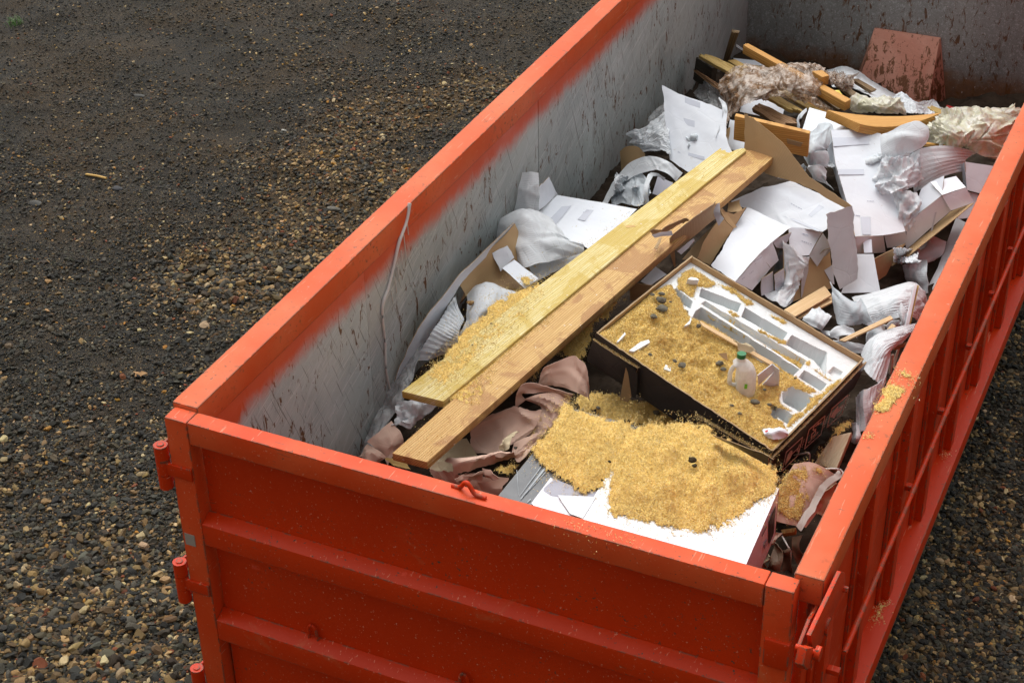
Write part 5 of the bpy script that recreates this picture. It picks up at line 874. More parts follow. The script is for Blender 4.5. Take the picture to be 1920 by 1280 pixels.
slab('green_lath', [K10(1350, 935, .10), K10(1365, 945, .10), K10(1475, 905, .10), K10(1478, 885, .10)], .015, m_wood('greenish_lath', (.25, .22, .11), (.33, .29, .16), (.15, .13, .07)), bevel=.001, label='short olive lath wedged against the right rail', cat='lath')
for i, (a, b, c_, d_, lb) in enumerate([((1400, 930), (1425, 925), (1360, 1130), (1335, 1120), 'upper'), ((1330, 1010), (1350, 1015), (1325, 1190), (1305, 1180), 'lower')]):
    slab('trim_offcut', [K10(*a, .08), K10(*b, .08), K10(*c_, -.02), K10(*d_, -.02)], .015, m_plain('cream_trim_%d' % i, (.66, .62, .50), .5), bevel=.001, label='%s cream trim offcut between foam and right rail' % lb, cat='trim', group='cream trim offcuts')
slab('cream_beam', [K12(540, 395, .08), K12(665, 365, .08), K12(565, 610, .02), K12(425, 565, .02)], .05, BEAMC, bevel=.008, label='smooth cream beam below the arrow pictogram side', cat='beam')
kp_ = [K12.z(250, 650, -.68), K12.z(560, 680, -.74), K12.z(300, 940, -.80)]; kn_ = np.cross(kp_[1] - kp_[0], kp_[2] - kp_[0]); kn_ /= np.linalg.norm(kn_); kn_ = kn_ if kn_[2] > 0 else -kn_
def KS(off): return lambda x, y: onplane(np.asarray(x, float), np.asarray(y, float), kp_[0] + kn_ * off, kn_)
kq = lambda x, y, o_: KS(o_)(*K12.px(x, y))
sheet('kraft_sheet', 'pink kraft paper under sawdust at the right wall', 'kraft paper', [[kq(300, 570, 0), kq(400, 560, .012), kq(500, 600, .01), kq(580, 650, -.02)], [kq(230, 680, 0), kq(340, 680, .004), kq(440, 700, .01), kq(530, 760, -.02)], [kq(190, 800, 0), kq(290, 810, .006), kq(380, 840, 0), kq(450, 870, -.03)], [kq(180, 930, -.01), kq(250, 950, -.005), kq(310, 960, -.01), kq(370, 970, -.03)]], KRAFT, wr=(.003, 6), cr=(.006, 9), **FS)
rim = [(325, 975, .12), (400, 855, .15), (470, 730, .16), (540, 660, .15), (606, 612, .12)]
sheet('grey_strip', 'wavy grey card strip curling along the right wall', 'card strip', [K12.row([(a - 12, b - 8, c_) for a, b, c_ in rim]), K12.row([(a + 22, b + 20, c_ - .01) for a, b, c_ in rim])], (m_card('dusty_grey_card', (.36, .34, .30), (.44, .42, .38), dirt=(.5, .35, .12), dirtamt=1.2), DARKBR, EDGE), wr=(.008, 9), tear=.004, res=.012)
sheet('tan_paper', 'tan paper hanging behind the wavy grey strip', 'paper', K12.rows([[(430, 870, .07), (480, 740, .1), (560, 680, .1)], [(470, 900, .0), (520, 800, .02), (580, 720, .02)]]), TAN, wr=(.01, 8), res=.015)
slab('lumber_block', [K12(215, 985, .03), K12(312, 972, .03), K12(305, 1000, .02), K12(225, 1010, .02)], .04, PINE, label='short pine block end beside the white carton', cat='block')
rock(K12, 205, 865, .035, .12, WOOL, 'wool_tuft', label='yellow green wool tuft at the white carton corner', cat='wool tuft')
rock(K12, 212, 925, .026, .06, WOOL, 'wool_tuft', label='smaller olive wool tuft lower by the carton corner', cat='wool tuft')
for i, (rw, lb, mt) in enumerate([
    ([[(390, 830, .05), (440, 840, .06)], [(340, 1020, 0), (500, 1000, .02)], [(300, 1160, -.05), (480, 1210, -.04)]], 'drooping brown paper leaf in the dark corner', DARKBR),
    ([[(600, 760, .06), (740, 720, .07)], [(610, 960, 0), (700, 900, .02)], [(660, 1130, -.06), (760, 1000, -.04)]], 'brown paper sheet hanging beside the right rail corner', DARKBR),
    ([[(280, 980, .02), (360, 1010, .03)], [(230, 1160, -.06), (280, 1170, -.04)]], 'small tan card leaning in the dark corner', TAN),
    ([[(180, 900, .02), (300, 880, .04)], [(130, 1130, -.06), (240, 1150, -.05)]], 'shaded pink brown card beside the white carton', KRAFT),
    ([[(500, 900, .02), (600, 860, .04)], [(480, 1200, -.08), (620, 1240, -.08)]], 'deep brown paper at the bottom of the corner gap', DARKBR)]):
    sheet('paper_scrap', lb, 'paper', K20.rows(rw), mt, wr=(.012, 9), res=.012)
sheet('kraft_scrap', 'jagged pink kraft scrap beside the white carton', 'kraft paper', K20.rows([[(370, 655, .07), (460, 670, .07)], [(330, 800, .03), (400, 780, .04)], [(305, 865, .0), (340, 850, .01)]]), KRAFT, wr=(.004, 12), tear=.012, res=.01)
for i, (pt, lb) in enumerate([([K12(300, 515, .08), K12(345, 508, .14), K12(395, 503, .15), K12(392, 570, .08)], 'white plastic strap end below the handling pictograms'), ([K12(498, 602, .14), K12(545, 600, .15), K12(582, 605, .15), K12(600, 625, .12)], 'white plastic strap bridging to the right rail'), ([K20(470, 740, .05), K20(550, 880, .03), K20(590, 960, .0), K20(575, 1110, -.05)], 'pale string dangling in the dark corner')]):
    tube('plastic_strap', pt, .0035, DRIP, seg=6, label=lb, cat='strap')
TAPEM = m_plain('clear_packing_tape', (.56, .60, .67), .16, .6, .0004, .06); FAINT = m_plain('faint_print', (.40, .42, .52), .5, .3, .0002)
def pldecal(nm, K, pts, mat, parent, pl, off=.0035):
    n = pl[1] if pl[1] @ (CAM - pl[0]) > 0 else -pl[1]; q = [onplane(np.array(K.px(x, y)[0]), np.array(K.px(x, y)[1]), pl[0] + n * off, n) for x, y in pts]; m_ = len(q)
    return build(nm, np.array(q + [a - n * .0006 for a in q]), [list(range(m_)), list(range(m_, 2 * m_))[::-1]], mat, parent=parent, smooth=False)
def textrow(K, a, b, hgt, n, parent, pl, mat=FAINT, nm='printed_mark'):
    rg = np.random.default_rng(int(a[0] * 7 + a[1]))
    for k in range(n):
        if rg.random() < .15: continue
        t = k / n; t2 = t + rg.uniform(.45, .8) / n; x0, y0 = a[0] + (b[0] - a[0]) * t, a[1] + (b[1] - a[1]) * t; x1, y1 = a[0] + (b[0] - a[0]) * t2, a[1] + (b[1] - a[1]) * t2
        pldecal(nm, K, [(x0, y0), (x1, y1), (x1, y1 + hgt), (x0, y0 + hgt)], mat, parent, pl)
pl = PLN[ws_.name]
for q_ in ([(320, 445), (375, 460), (375, 490), (320, 475)], [(330, 350), (400, 375), (400, 400), (330, 380)], [(290, 590), (420, 625), (420, 640), (290, 605)]): pldecal('tape_strip', K1, q_, TAPEM, ws_, pl)
for o_, K, marks in MARKS:
    pl = PLN[o_.name]
    for mk in marks:
        if mk[0] == 't': pldecal('tape_strip', K, mk[1], TAPEM, o_.parent, pl)
        else: textrow(K, mk[1], mk[2], mk[3], mk[4], o_.parent, pl)
# ------------------------------------------------------------------ two cartons under the sawdust heaps, front
zc = -.50
def vbox(th, top, hgt, mats_top, mats_side, nm=('top_panel', 'side_panel')):
    top = [np.array(q, float) for q in top]; loft(nm[0], [[top[0], top[1]], [top[3], top[2]]], mats_top, res=.08, smooth=(False, False), parent=th, thick=.004)
    c = sum(top) / 4; dz = np.array([0, 0, -hgt])
    for k in range(4):
        a, b = top[k], top[(k + 1) % 4]; a2 = a + (c - a) * .004; b2 = b + (c - b) * .004
        loft(nm[1], [[a2 - (0, 0, .0045), b2 - (0, 0, .0045)], [a2 + dz, b2 + dz]], mats_side, res=.1, smooth=(False, False), parent=th, thick=.004)
wcar = thing('white_carton', 'large flat white carton heaped with sawdust at the front', 'carton')
FL, FR_, BR_, BL_ = onz(1052, 1033, zc), onz(1376, 1110, zc), onz(1461, 915, zc), onz(1185, 812, zc)
vbox(wcar, [FL, FR_, BR_, BL_], .24, (WHITE, BROWN, WHITE), (LAV, BROWN, EDGE))
def sidequad(px4, X=None, a=None, b=None, off=.003):
    n = np.cross(b - a, [0, 0, 1.]); n /= np.linalg.norm(n)
    if n @ (CAM - a) < 0: n = -n
    return [onplane(np.array(x * 1.), np.array(y * 1.), a + n * off, n) for x, y in px4]
def decal(name, quad, mat, parent):
    quad = [np.array(q) for q in quad]; n = np.cross(quad[1] - quad[0], quad[2] - quad[0]); n /= np.linalg.norm(n)
    if n @ (CAM - quad[0]) < 0: n = -n
    m_ = len(quad); return build(name, np.array(quad + [q - n * .0008 for q in quad]), [list(range(m_)), list(range(m_, 2 * m_))[::-1]], mat, parent=parent, smooth=False)
a_, b_ = FR_, BR_
decal('black_print_panel', sidequad([K20.px(390, 338), K20.px(362, 705), K20.px(300, 858), K20.px(299, 545)], a=a_, b=b_), BLACKC, wcar)
decal('barcode_square', sidequad([K20.px(240, 835), K20.px(283, 775), K20.px(280, 850), K20.px(240, 915)], a=a_, b=b_, off=.004), PRINTG, wcar)
for k in range(5):
    x, y = 205 + k * 13, 735 - k * 26; decal('print_letter', sidequad([K20.px(x, y), K20.px(x + 8, y - 22), K20.px(x + 11, y - 8), K20.px(x + 3, y + 16)], a=a_, b=b_, off=.004), INK if k < 4 else LIME, wcar)
gcar = thing('printed_carton', 'dark grey printed carton with painted gloss streaks at the front centre', 'carton')
g0, g1, g2, g3 = onz(897, 975, zc - .01), onz(1120, 1045, zc - .01), onz(1300, 828, zc - .01), onz(1068, 764, zc - .01)
vbox(gcar, [g0, g1, g2, g3], .2, (GREYP, BROWN, EDGE), (BLACKC, BROWN, EDGE))
zz = zc - .006
decal('pale_print_panel', [onz(*K19.px(x, y), zz) for x, y in ((492, 718), (300, 975), (380, 1060), (830, 1130), (960, 880), (700, 830))], LAV, gcar)
decal('grey_print_curve', [onz(*K19.px(x, y), zz + .001) for x, y in ((530, 730), (430, 820), (420, 850), (500, 900), (590, 915), (940, 915), (980, 860), (700, 800))], PRINTG, gcar)
for a, b, w_ in (((430, 620), (190, 930), 14), ((400, 600), (180, 900), 6), ((440, 660), (240, 880), 5), ((290, 930), (255, 965), 8), ((152, 640), (170, 890), 5)):
    decal('painted_gloss_streak', [onz(*K19.px(a[0], a[1]), zz + .001), onz(*K19.px(a[0] + w_, a[1] + w_), zz + .001), onz(*K19.px(b[0] + w_ * .4, b[1] + w_ * .4), zz + .001), onz(*K19.px(b[0], b[1]), zz + .001)], m_plain('pale_streak', (.30, .33, .35), .2) if not bpy.data.materials.get('pale_streak') else bpy.data.materials['pale_streak'], gcar)  # sheen on the card drawn as paler flat strips
sheet('white_card', 'triangular white card tucked against the large white carton', 'card', [[onz(*K19.px(565, 895), zc + .004), onz(*K19.px(945, 912), zc + .004)], [onz(*K19.px(688, 1080), zc + .004), onz(*K19.px(815, 1125), zc + .004)]], CP, res=.03, thick=.003)
ps = lambda z: (lambda x, y: onz(x, y, z))
def ridge(cx, cy, rx, ry, h, a=0.):
    ca, sa = math.cos(a), math.sin(a)
    return lambda x, y: h * np.exp(-((((x - cx) * ca + (y - cy) * sa) / rx) ** 2 + ((-(x - cx) * sa + (y - cy) * ca) / ry) ** 2))
def hsum(*f): return lambda x, y: sum(q(x, y) for q in f)
P1 = [K19.px(*q) for q in ((655, -22), (555, 90), (460, 220), (370, 370), (310, 440), (330, 500), (430, 640), (520, 700), (650, 780), (720, 830), (850, 870), (960, 850), (1040, 770), (1110, 650), (1220, 560), (1330, 170), (1010, 95))]
s1 = sawdust('sawdust_heap', P1, ps(zc), .050, 62, 'left yellow sawdust heap spilling over the dark grey carton', spr=24, dens=.55, hfun=None, dirty=.1, hedge=.12)
P2 = [(1162, 806), (1148, 865), (1136, 903), (1130, 925), (1135, 948), (1158, 966), (1200, 984), (1255, 994), (1302, 1001), (1345, 988), (1400, 968), (1432, 948), (1453, 922), (1460, 895), (1450, 872), (1398, 836), (1345, 808), (1300, 795), (1250, 790), (1205, 793)]
s2 = sawdust('sawdust_heap', P2, ps(zc), .085, 88, 'right bigger sawdust heap on the large white carton', spr=22, dens=.55, dirty=.1, hedge=.10)
rock(K0, 1297, 862, .020, 0, m_plain('dark_tuft', (.07, .055, .03), .9, .1, .01, .6, 80.), 'dark_clod', absz=zc + .075, label='dark crumbly clod sticking out of the right sawdust heap', cat='clod')
rock(K0, 1302, 872, .012, 0, bpy.data.materials['dark_tuft'], 'dark_clod', absz=zc + .072, label='small companion clod just below the dark crumbly one', cat='clod')
rock(K0, 1143, 865, .009, 0, bpy.data.materials['dark_tuft'], 'dark_clod', absz=zc + .036, label='tiny dark clod in the dip between the two heaps', cat='clod')
sawdust('sawdust_bed', [(1062, 748), (1110, 736), (1160, 742), (1230, 760), (1300, 788), (1350, 815), (1330, 830), (1262, 806), (1200, 806), (1130, 786), (1075, 768)], hs(.06), .03, 16, 'darker sawdust bed between black box and front heaps', dirty=.5, tone=.8)
sawdust('sawdust_bed', [(1175, 560), (1120, 612), (1103, 650), (1100, 690), (1060, 668), (1035, 668), (1000, 712), (985, 700), (1040, 640), (1100, 590), (1150, 560)], hs(.05), .02, 14, 'sawdust spilled between stained plank and black box', dirty=.2, tone=.95)
sawdust('sawdust_bed', [K4.px(*q) for q in ((830, 690), (900, 670), (945, 680), (910, 740), (860, 750), (780, 720))], hs(.05), .012, 8, 'small sawdust pocket beside the pink kraft roll', dirty=.3, tone=.9)
sawdust('sawdust_bed', [K2.px(*q) for q in ((830, 690), (960, 715), (930, 760), (850, 735))], hs(.07), .006, 8, 'thin sawdust inside the torn brown carton', tone=.9)
sawdust('sawdust_bed', [K2.px(*q) for q in ((910, 620), (1000, 650), (1035, 680), (970, 715), (930, 670))], hs(.135), .004, 6, 'sawdust dusting on the white flap by the plank', spr=8)
sawdust('sawdust_bed', [K2.px(*q) for q in ((1000, 590), (1050, 545), (1175, 515), (1165, 535), (1060, 580), (1010, 620))], hs(.145), .003, 6, 'sawdust dusting on the white foam edge', spr=8, dens=.25)
sawdust('sawdust_bed', [K12.px(*q) for q in ((285, 575), (400, 558), (470, 600), (455, 690), (410, 730), (425, 790), (385, 860), (320, 930), (195, 890), (185, 740), (225, 640))], KS(.006), .012, 12, 'sawdust lying on the pink paper at right', dirty=.4, tone=.85)
sawdust('sawdust_bed', [K12.px(*q) for q in ((400, 585), (500, 610), (480, 640), (430, 625))], KS(.018), .004, 6, 'sawdust crumbs at the upper end of the pink paper', spr=10)
sawdust('sawdust_bed', [K12.px(*q) for q in ((430, 520), (520, 400), (560, 340), (640, 290), (660, 330), (560, 400), (450, 560))], hs(.07), .012, 10, 'sawdust strip beneath the pictogram side of the box', dirty=.5, tone=.75)
sawdust('sawdust_patch', [K12.px(*q) for q in ((845, 110), (900, 55), (960, 70), (1030, 110), (985, 150), (930, 210), (880, 240), (815, 245), (810, 200), (850, 160))], ps(zr + .001), .006, 8, 'largest sawdust patch on the top rail at right', spr=10, hedge=.3)
sawdust('sawdust_patch', [K12.px(*q) for q in ((930, 0), (1000, -20), (1060, 20), (1050, 40), (980, 30), (950, 15))], ps(zr + .001), .005, 7, 'second sawdust patch, farther up the top rail', spr=10, hedge=.3)
sawdust('sawdust_patch', [K12.px(*q) for q in ((730, 395), (780, 385), (795, 415), (735, 420))], ps(zr + .001), .003, 5, 'smallest sawdust patch, nearest on the top rail', spr=6, dens=.3)
sawdust('sawdust_patch', [(1645, 1132), (1668, 1128), (1654, 1152), (1642, 1165)], ps(fz + .001), .003, 6, 'sawdust drift on the orange sill beside a rib', spr=12, tone=.9)
sawdust('sawdust_patch', [(1765, 848), (1782, 850), (1778, 862), (1764, 862)], ps(fz + .001), .002, 5, 'sawdust crumbs at the foot of the second rib', spr=12, dens=.25)
sawdust('sawdust_sprinkle', [K4.px(*q) for q in ((1170, 990), (1300, 1030), (1450, 1055), (1600, 1110), (1600, 1140), (1380, 1080), (1180, 1015))], ps(.002), .001, 5, 'sawdust crumbs scattered on the front door top', dens=.05, mesh=False, spr=26)
# ------------------------------------------------------------------ black box with foam insert
kA, kB, kC, kD = [K3.px(*t) for t in [(112, 548), (1100, 1208), (1607, 692), (645, 118)]]
zA, zB, zC = -.345, -.590, -.575; zD = zA + zC - zB
vA, vB, vC = onz(*kA, zA), onz(*kB, zB), onz(*kC, zC); vD = onz(*kD, zD)
bx = thing('black_box', 'large open black box full of sawdust and white foam', 'box')
nb_ = np.cross(vB - vA, vD - vA); nb_ /= np.linalg.norm(nb_); nb_ = nb_ if nb_[2] > 0 else -nb_; cc_ = (vA + vB + vC + vD) / 4
DEP = .17; BXM = (BLACKC, BROWN, EDGE)
def wall(a, b, na, mat=BXM, t=.007, dep=DEP, out=.0):
    mid = (a + b) / 2; ou = (mid - cc_); ou -= nb_ * (ou @ nb_); e = (b - a) / np.linalg.norm(b - a); ou -= e * (ou @ e); ou /= np.linalg.norm(ou)
    L = np.linalg.norm(b - a); n = max(4, int(L / .02)); V = []; uvs = []
    tt = np.linspace(0, 1, n); jz = .0025 * fbm(np.stack([tt * L * 40, tt * 0, tt * 0 + a[0]], -1), 1, 2, 5)
    rows_ = [0, .25, .5, .75, 1.]
    for sgn in (0, 1):
        for r_ in rows_:
            for i in range(n):
                q = a + (b - a) * tt[i] - nb_ * dep * r_ + ou * (out + (0 if sgn == 0 else -t)) + nb_ * (jz[i] if r_ == 0 else 0)
                q = q + ou * .003 * math.sin(3 * tt[i] + r_); V.append(q); uvs.append((tt[i] * L, r_ * dep))
    m_ = len(rows_); F = []; MI = []; I = lambda s, r, i: s * m_ * n + r * n + i
    for s_ in (0, 1):
        for r in range(m_ - 1):
            for i in range(n - 1): F.append([I(s_, r, i), I(s_, r, i + 1), I(s_, r + 1, i + 1), I(s_, r + 1, i)]); MI.append(s_)
    for i in range(n - 1):
        for r in (0, m_ - 1): F.append([I(0, r, i), I(0, r, i + 1), I(1, r, i + 1), I(1, r, i)]); MI.append(2)
    for r in range(m_ - 1):
        for i in (0, n - 1): F.append([I(0, r, i), I(0, r + 1, i), I(1, r + 1, i), I(1, r, i)]); MI.append(2)
    build(na, V, F, mat, MI, uvs, bx); return ou
oAB = wall(vA, vB, 'front_wall'); oBC = wall(vB, vC, 'side_wall'); wall(vC, vD, 'back_wall'); wall(vD, vA, 'side_wall')
dn = -nb_ * DEP; loft('bottom', [[vA + dn, vB + dn], [vD + dn, vC + dn]], BXM, parent=bx, res=.1, smooth=(False, False))
# second, slightly lower outer sleeve on the pictogram side and torn front flaps
lo = -nb_ * .022
wall(vB + lo + (vC - vB) * -.01, vC + lo + (vC - vB) * .02, 'outer_sleeve', dep=.165, out=.014)
wall(vB + lo * 1.2 + (vA - vB) * -.02, vB + lo * 1.6 + (vA - vB) * .40 - nb_ * .03, 'outer_sleeve', dep=.13, out=.014)
wall(vA + lo * 1.6, vA + lo * 1.2 + (vB - vA) * .26, 'outer_sleeve', dep=.12, out=.012, mat=BXM)
loft('torn_strip', [[K3.z(x, y, zc + .10 + i_ * .0) for x, y in ((760, 1120), (860, 1150), (1000, 1205), (1080, 1235))] for i_ in (0,)] + [[K3.z(x, y, zc + .05) for x, y in ((790, 1135), (870, 1175), (1000, 1245), (1075, 1290))]], (BLACKC, BROWN, EDGE), res=.02, wr=(.004, 10), tear=.004, parent=bx)
rimline(K3.z(600, 1060, zc + .11), K3.z(1085, 1232, zc + .10), .0, 1400, 'wood_shavings', 'shavings along the torn strip before the black box') if False else None
# torn brown patch
def onw(px, py, a, ou, off): return onplane(np.array(px * 1.), np.array(py * 1.), a + ou * off, ou)
F0 = K3
tp_ = [onw(*F0.px(x, y), vA, oAB, .018) for x, y in ((278, 740), (300, 800), (312, 900), (290, 935), (245, 920), (262, 820))]
decal('torn_patch', tp_, EDGE, bx)
tf = [onw(*F0.px(x, y), vA, oAB, .03) for x, y in ((285, 745), (315, 740), (345, 775), (340, 860), (332, 915), (310, 905), (295, 800))]
decal('torn_flap', tf, BLACKC, bx)
# inner corner doubles
def inpt(s, t, z=0.): return vD + (vC - vD) * s + (vA - vD) * t + nb_ * z
# pictograms on the side wall
aP = vB + oBC * .021
def PIC(x, y, off=0.): return onplane(np.array(K16.px(x, y)[0]), np.array(K16.px(x, y)[1]), aP + oBC * off, oBC)
def line(nm, pts, wd, closed=False):
    pts = [np.array(p, float) for p in pts]; n = len(pts); segs = n if closed else n - 1; out = []; V = []; F = []
    for k in range(segs):
        p, q = pts[k], pts[(k + 1) % n]; d = q - p; d /= np.linalg.norm(d); s_ = np.array([-d[1], d[0]]) * wd / 2; p2, q2 = p - d * wd / 2, q + d * wd / 2
        b = len(V); V += [PIC(*(p2 + s_)), PIC(*(q2 + s_)), PIC(*(q2 - s_)), PIC(*(p2 - s_))]; F.append([b, b + 1, b + 2, b + 3])
    V = np.array(V); build(nm, np.concatenate([V, V - oBC * .0006]), F + [[i + len(V) for i in f][::-1] for f in F], PRINT, parent=bx, smooth=False)
def shape(nm, pts): decal(nm, [PIC(x, y, .0002) for x, y in pts], PRINT, bx)
line('pictogram_frame', [(1065, 142), (985, 395), (785, 578), (852, 330)], 9, True); shape('arrow_mark', [(1010, 262), (995, 320), (905, 405), (885, 455), (838, 440), (860, 385), (935, 290), (935, 330)])
line('pictogram_frame', [(762, 420), (708, 665), (487, 862), (548, 608)], 9, True)
line('pictogram_glyph', [(712, 498), (672, 540), (676, 515), (650, 548), (610, 570), (600, 612), (640, 600), (610, 640), (588, 660), (575, 712), (610, 690), (640, 650), (630, 600)], 9)
line('pictogram_glyph', [(585, 700), (570, 755), (540, 780)], 9); line('pictogram_glyph', [(575, 740), (615, 710), (665, 640)], 9); line('pictogram_glyph', [(560, 760), (620, 700), (630, 690)], 7)
line('pictogram_frame', [(462, 705), (402, 945), (190, 1155), (245, 905)], 9, True); shape('pictogram_bowl', [(325, 880), (325, 925), (300, 985), (228, 1085), (240, 1010), (262, 955), (290, 925)])
line('pictogram_glyph', [(268, 945), (300, 895), (322, 885)], 8); line('pictogram_glyph', [(325, 925), (385, 868), (400, 850)], 8); line('pictogram_glyph', [(385, 895), (405, 850), (420, 800)], 8); line('pictogram_glyph', [(400, 900), (425, 850)], 8)
for (x0_, y0_), dx, dy, n_ in (((1085, 150), -8, 26, 7), ((785, 440), -7, 22, 7), ((482, 735), -6, 20, 6)):
    for k in range(n_):
        x, y = x0_ + dx * k, y0_ + dy * k; line('small_print', [(x - 5, y), (x + 6, y + 4)] if k % 2 else [(x - 5, y + 6), (x + 6, y - 4)], 4)
# foam insert as stepped relief in (s,t) of the box: s from D to C, t from D to A
LS = np.linalg.norm(vC - vD); LT = np.linalg.norm(vA - vD)
def inv(px, py):   # pixel -> (s,t) on a plane .03 below the rim
    P = onplane(np.array(px, float), np.array(py, float), vD - nb_ * .03, nb_) - vD; es = (vC - vD) / LS; et = (vA - vD) / LT; c_ = es @ et; s_ = t_ = 0.; bq = vB - vA - vC + vD
    for it in range(8):
        r_ = P - ((vC - vD) * s_ + (vA - vD) * t_ + bq * s_ * t_); a, b = r_ @ es, r_ @ et
        s_ = s_ + (a - c_ * b) / (1 - c_ * c_) / LS; t_ = t_ + (b - c_ * a) / (1 - c_ * c_) / LT
    return s_, t_
def st3(*pts): return [inv(*K3.px(*p)) for p in pts]
def st17(*pts): return [inv(*K17.px(*p)) for p in pts]
pk = [(st3((700, 300), (920, 385), (900, 430), (690, 345)), .10), (st3((945, 408), (1180, 545), (1150, 590), (925, 455)), .10), (st3((1205, 560), (1400, 655), (1395, 780), (1330, 700), (1170, 610)), .085),
      (st3((700, 385), (720, 370), (1285, 700), (1255, 745)), .035),
      (st3((670, 425), (700, 405), (1245, 750), (1130, 870), (1000, 830), (700, 650), (600, 560)), .12),
      (st3((560, 300), (650, 370), (640, 410), (510, 350)), .09),
      (st3((1275, 755), (1400, 830), (1365, 870), (1245, 795)), .08), (st17((740, 560), (820, 490), (900, 500), (1065, 600), (1060, 640), (925, 760), (750, 660)), .10),
      (st17((620, 700), (665, 670), (865, 810), (800, 900), (720, 850), (600, 760)), .09), (st17((1240, 330), (1300, 270), (1400, 330), (1330, 430)), .02)]
ns, ntn = 300, 260; S_, T_ = np.meshgrid(np.linspace(.009, .991, ns), np.linspace(.010, .990, ntn), indexing='ij')
zf_ = np.full(S_.shape, -.030)
for poly, dpt in pk:
    A = [(a * LS * 1000, b * LT * 1000) for a, b in poly]; d = sdist(S_ * LS * 1000, T_ * LT * 1000, A); zf_ = np.where(d > -1, np.minimum(zf_, -.030 - dpt * sstep(-1, 3, d)), zf_)
lf = st3((640, 610), (1150, 880), (1120, 1230), (60, 560), (400, 330), (640, 420)); A = [(a * LS * 1000, b * LT * 1000) for a, b in lf]; d = sdist(S_ * LS * 1000, T_ * LT * 1000, A)
BLQ = vB - vA - vC + vD
def GP(S_, T_, z): return vD + (vC - vD) * S_[..., None] + (vA - vD) * T_[..., None] + BLQ * (S_ * T_)[..., None] + nb_ * z[..., None]
zf_ = np.where(d > 12, np.minimum(zf_, -.07), zf_)
idx = np.arange(S_.size).reshape(S_.shape); q = np.stack([idx[:-1, :-1], idx[1:, :-1], idx[1:, 1:], idx[:-1, 1:]], -1).reshape(-1, 4)
build('foam_insert', GP(S_, T_, zf_ + .0012 * fbm(np.stack([S_ * 30, T_ * 30, S_ * 0], -1), 1, 3, 9)).reshape(-1, 3), q, EPS, sharp=45, label='white moulded foam insert with rectangular pockets inside the black box', cat='foam insert')
# sawdust relief inside the box
cover = [st3((150, 545), (300, 420), (400, 330), (470, 300), (530, 275), (560, 330), (600, 400), (640, 470), (690, 480), (780, 520), (900, 600), (1010, 700), (1130, 760), (1180, 800), (1290, 850), (1330, 895), (1210, 850), (1150, 880), (1130, 930), (1200, 985), (1090, 945), (1080, 1010), (1150, 1050), (1170, 1090), (1180, 1130), (1100, 1195), (600, 860), (200, 590)),
         st3((580, 215), (650, 185), (700, 220), (780, 270), (760, 300), (680, 290), (660, 360), (560, 300)), st3((800, 280), (880, 300), (990, 385), (950, 400), (900, 350)),
         st3((700, 390), (760, 410), (1000, 560), (1270, 700), (1255, 735), (1000, 590), (760, 450)),
         st17((640, 230), (800, 350), (900, 400), (1150, 560), (1080, 570), (960, 540), (850, 420), (700, 300)), st17((1060, 600), (1150, 560), (1330, 430), (1400, 420), (1300, 500), (1100, 700), (900, 850), (800, 930), (860, 800), (960, 770)),
         st17((1050, 300), (1110, 300), (1260, 420), (1200, 410)), st3((840, 420), (880, 430), (920, 460), (880, 460)), st3((1020, 535), (1170, 590), (1180, 620), (1130, 610)), st3((1060, 435), (1180, 490), (1170, 505)), st3((1285, 700), (1310, 700), (1310, 740), (1280, 730))]
cover[0] = cover[0][:-3] + st3((1180, 1260), (1100, 1290), (500, 900), (0, 590), (60, 520))
def csd(S_, T_):
    d = np.full(S_.shape, -1e9)
    for poly in cover: d = np.maximum(d, sdist(S_ * LS * 1000, T_ * LT * 1000, [(a * LS * 1000, b * LT * 1000) for a, b in poly]))
    return d
def boxsaw(S_, T_):
    q3 = np.stack([S_ * LS * 1000, T_ * LT * 1000, S_ * 0], -1); d = csd(S_, T_) + 7 * fbm(q3, 1 / 40., 3, 61) + 3 * fbm(q3, 1 / 10., 2, 62)
    big = sstep(.33, .5, T_ + (.25 - S_) * .4)
    zs = -.030 + np.where(d > 0, .006 * sstep(0, 14, d), -.3) + .022 * big * sstep(6, 60, d) * (.6 + fbm(q3, 1 / 70., 3, 63)) - .03 * sstep(.9, .4, T_) * sstep(.15, .5, S_) * big * sstep(0, 50, d)
    g = poly4 = cover[3]; dg = sdist(S_ * LS * 1000, T_ * LT * 1000, [(a * LS * 1000, b * LT * 1000) for a, b in g]); zs = np.where((dg + 3 > 0) & (d > 0), -.052, zs)
    edge_lim = np.minimum(np.minimum(S_, 1 - S_) * LS, np.minimum(T_, 1 - T_) * LT); zs = zs + .020 * sstep(.84, .985, T_); de_ = np.minimum(np.minimum(S_, 1 - S_) * LS, np.minimum(T_, 1 - T_) * LT); zs = np.minimum(zs, -.008 + .25 * np.maximum(de_ - .012, 0)); return d, zs + .003 * fbm(q3, 1 / 7., 2, 64)
ns, ntn = 340, 300; S_, T_ = np.meshgrid(np.linspace(.009, .991, ns), np.linspace(.010, .990, ntn), indexing='ij'); d, zs = boxsaw(S_, T_)
idx = np.arange(S_.size).reshape(S_.shape); q = np.stack([idx[:-1, :-1], idx[1:, :-1], idx[1:, 1:], idx[:-1, 1:]], -1).reshape(-1, 4); ok = (d.ravel()[q] > 0).all(1); q = q[ok]
Pv = GP(S_, T_, zs).reshape(-1, 3); u = np.unique(q); mp = np.full(S_.size, -1); mp[u] = np.arange(len(u))
build('sawdust_bed', Pv[u], mp[q], SAWM, kind='stuff', sharp=80, label='thick sawdust filling the open black box', cat='sawdust')
r = np.random.default_rng(77); n = 90000; S_, T_ = r.uniform(.015, .985, n), r.uniform(.015, .985, n); d, zs = boxsaw(S_, T_); ok = (d > 0) | (r.random(n) < .25 * np.exp(np.minimum(d, 0) / 5.)); S_, T_, d, zs = S_[ok], T_[ok], d[ok], zs[ok]; n = len(S_)
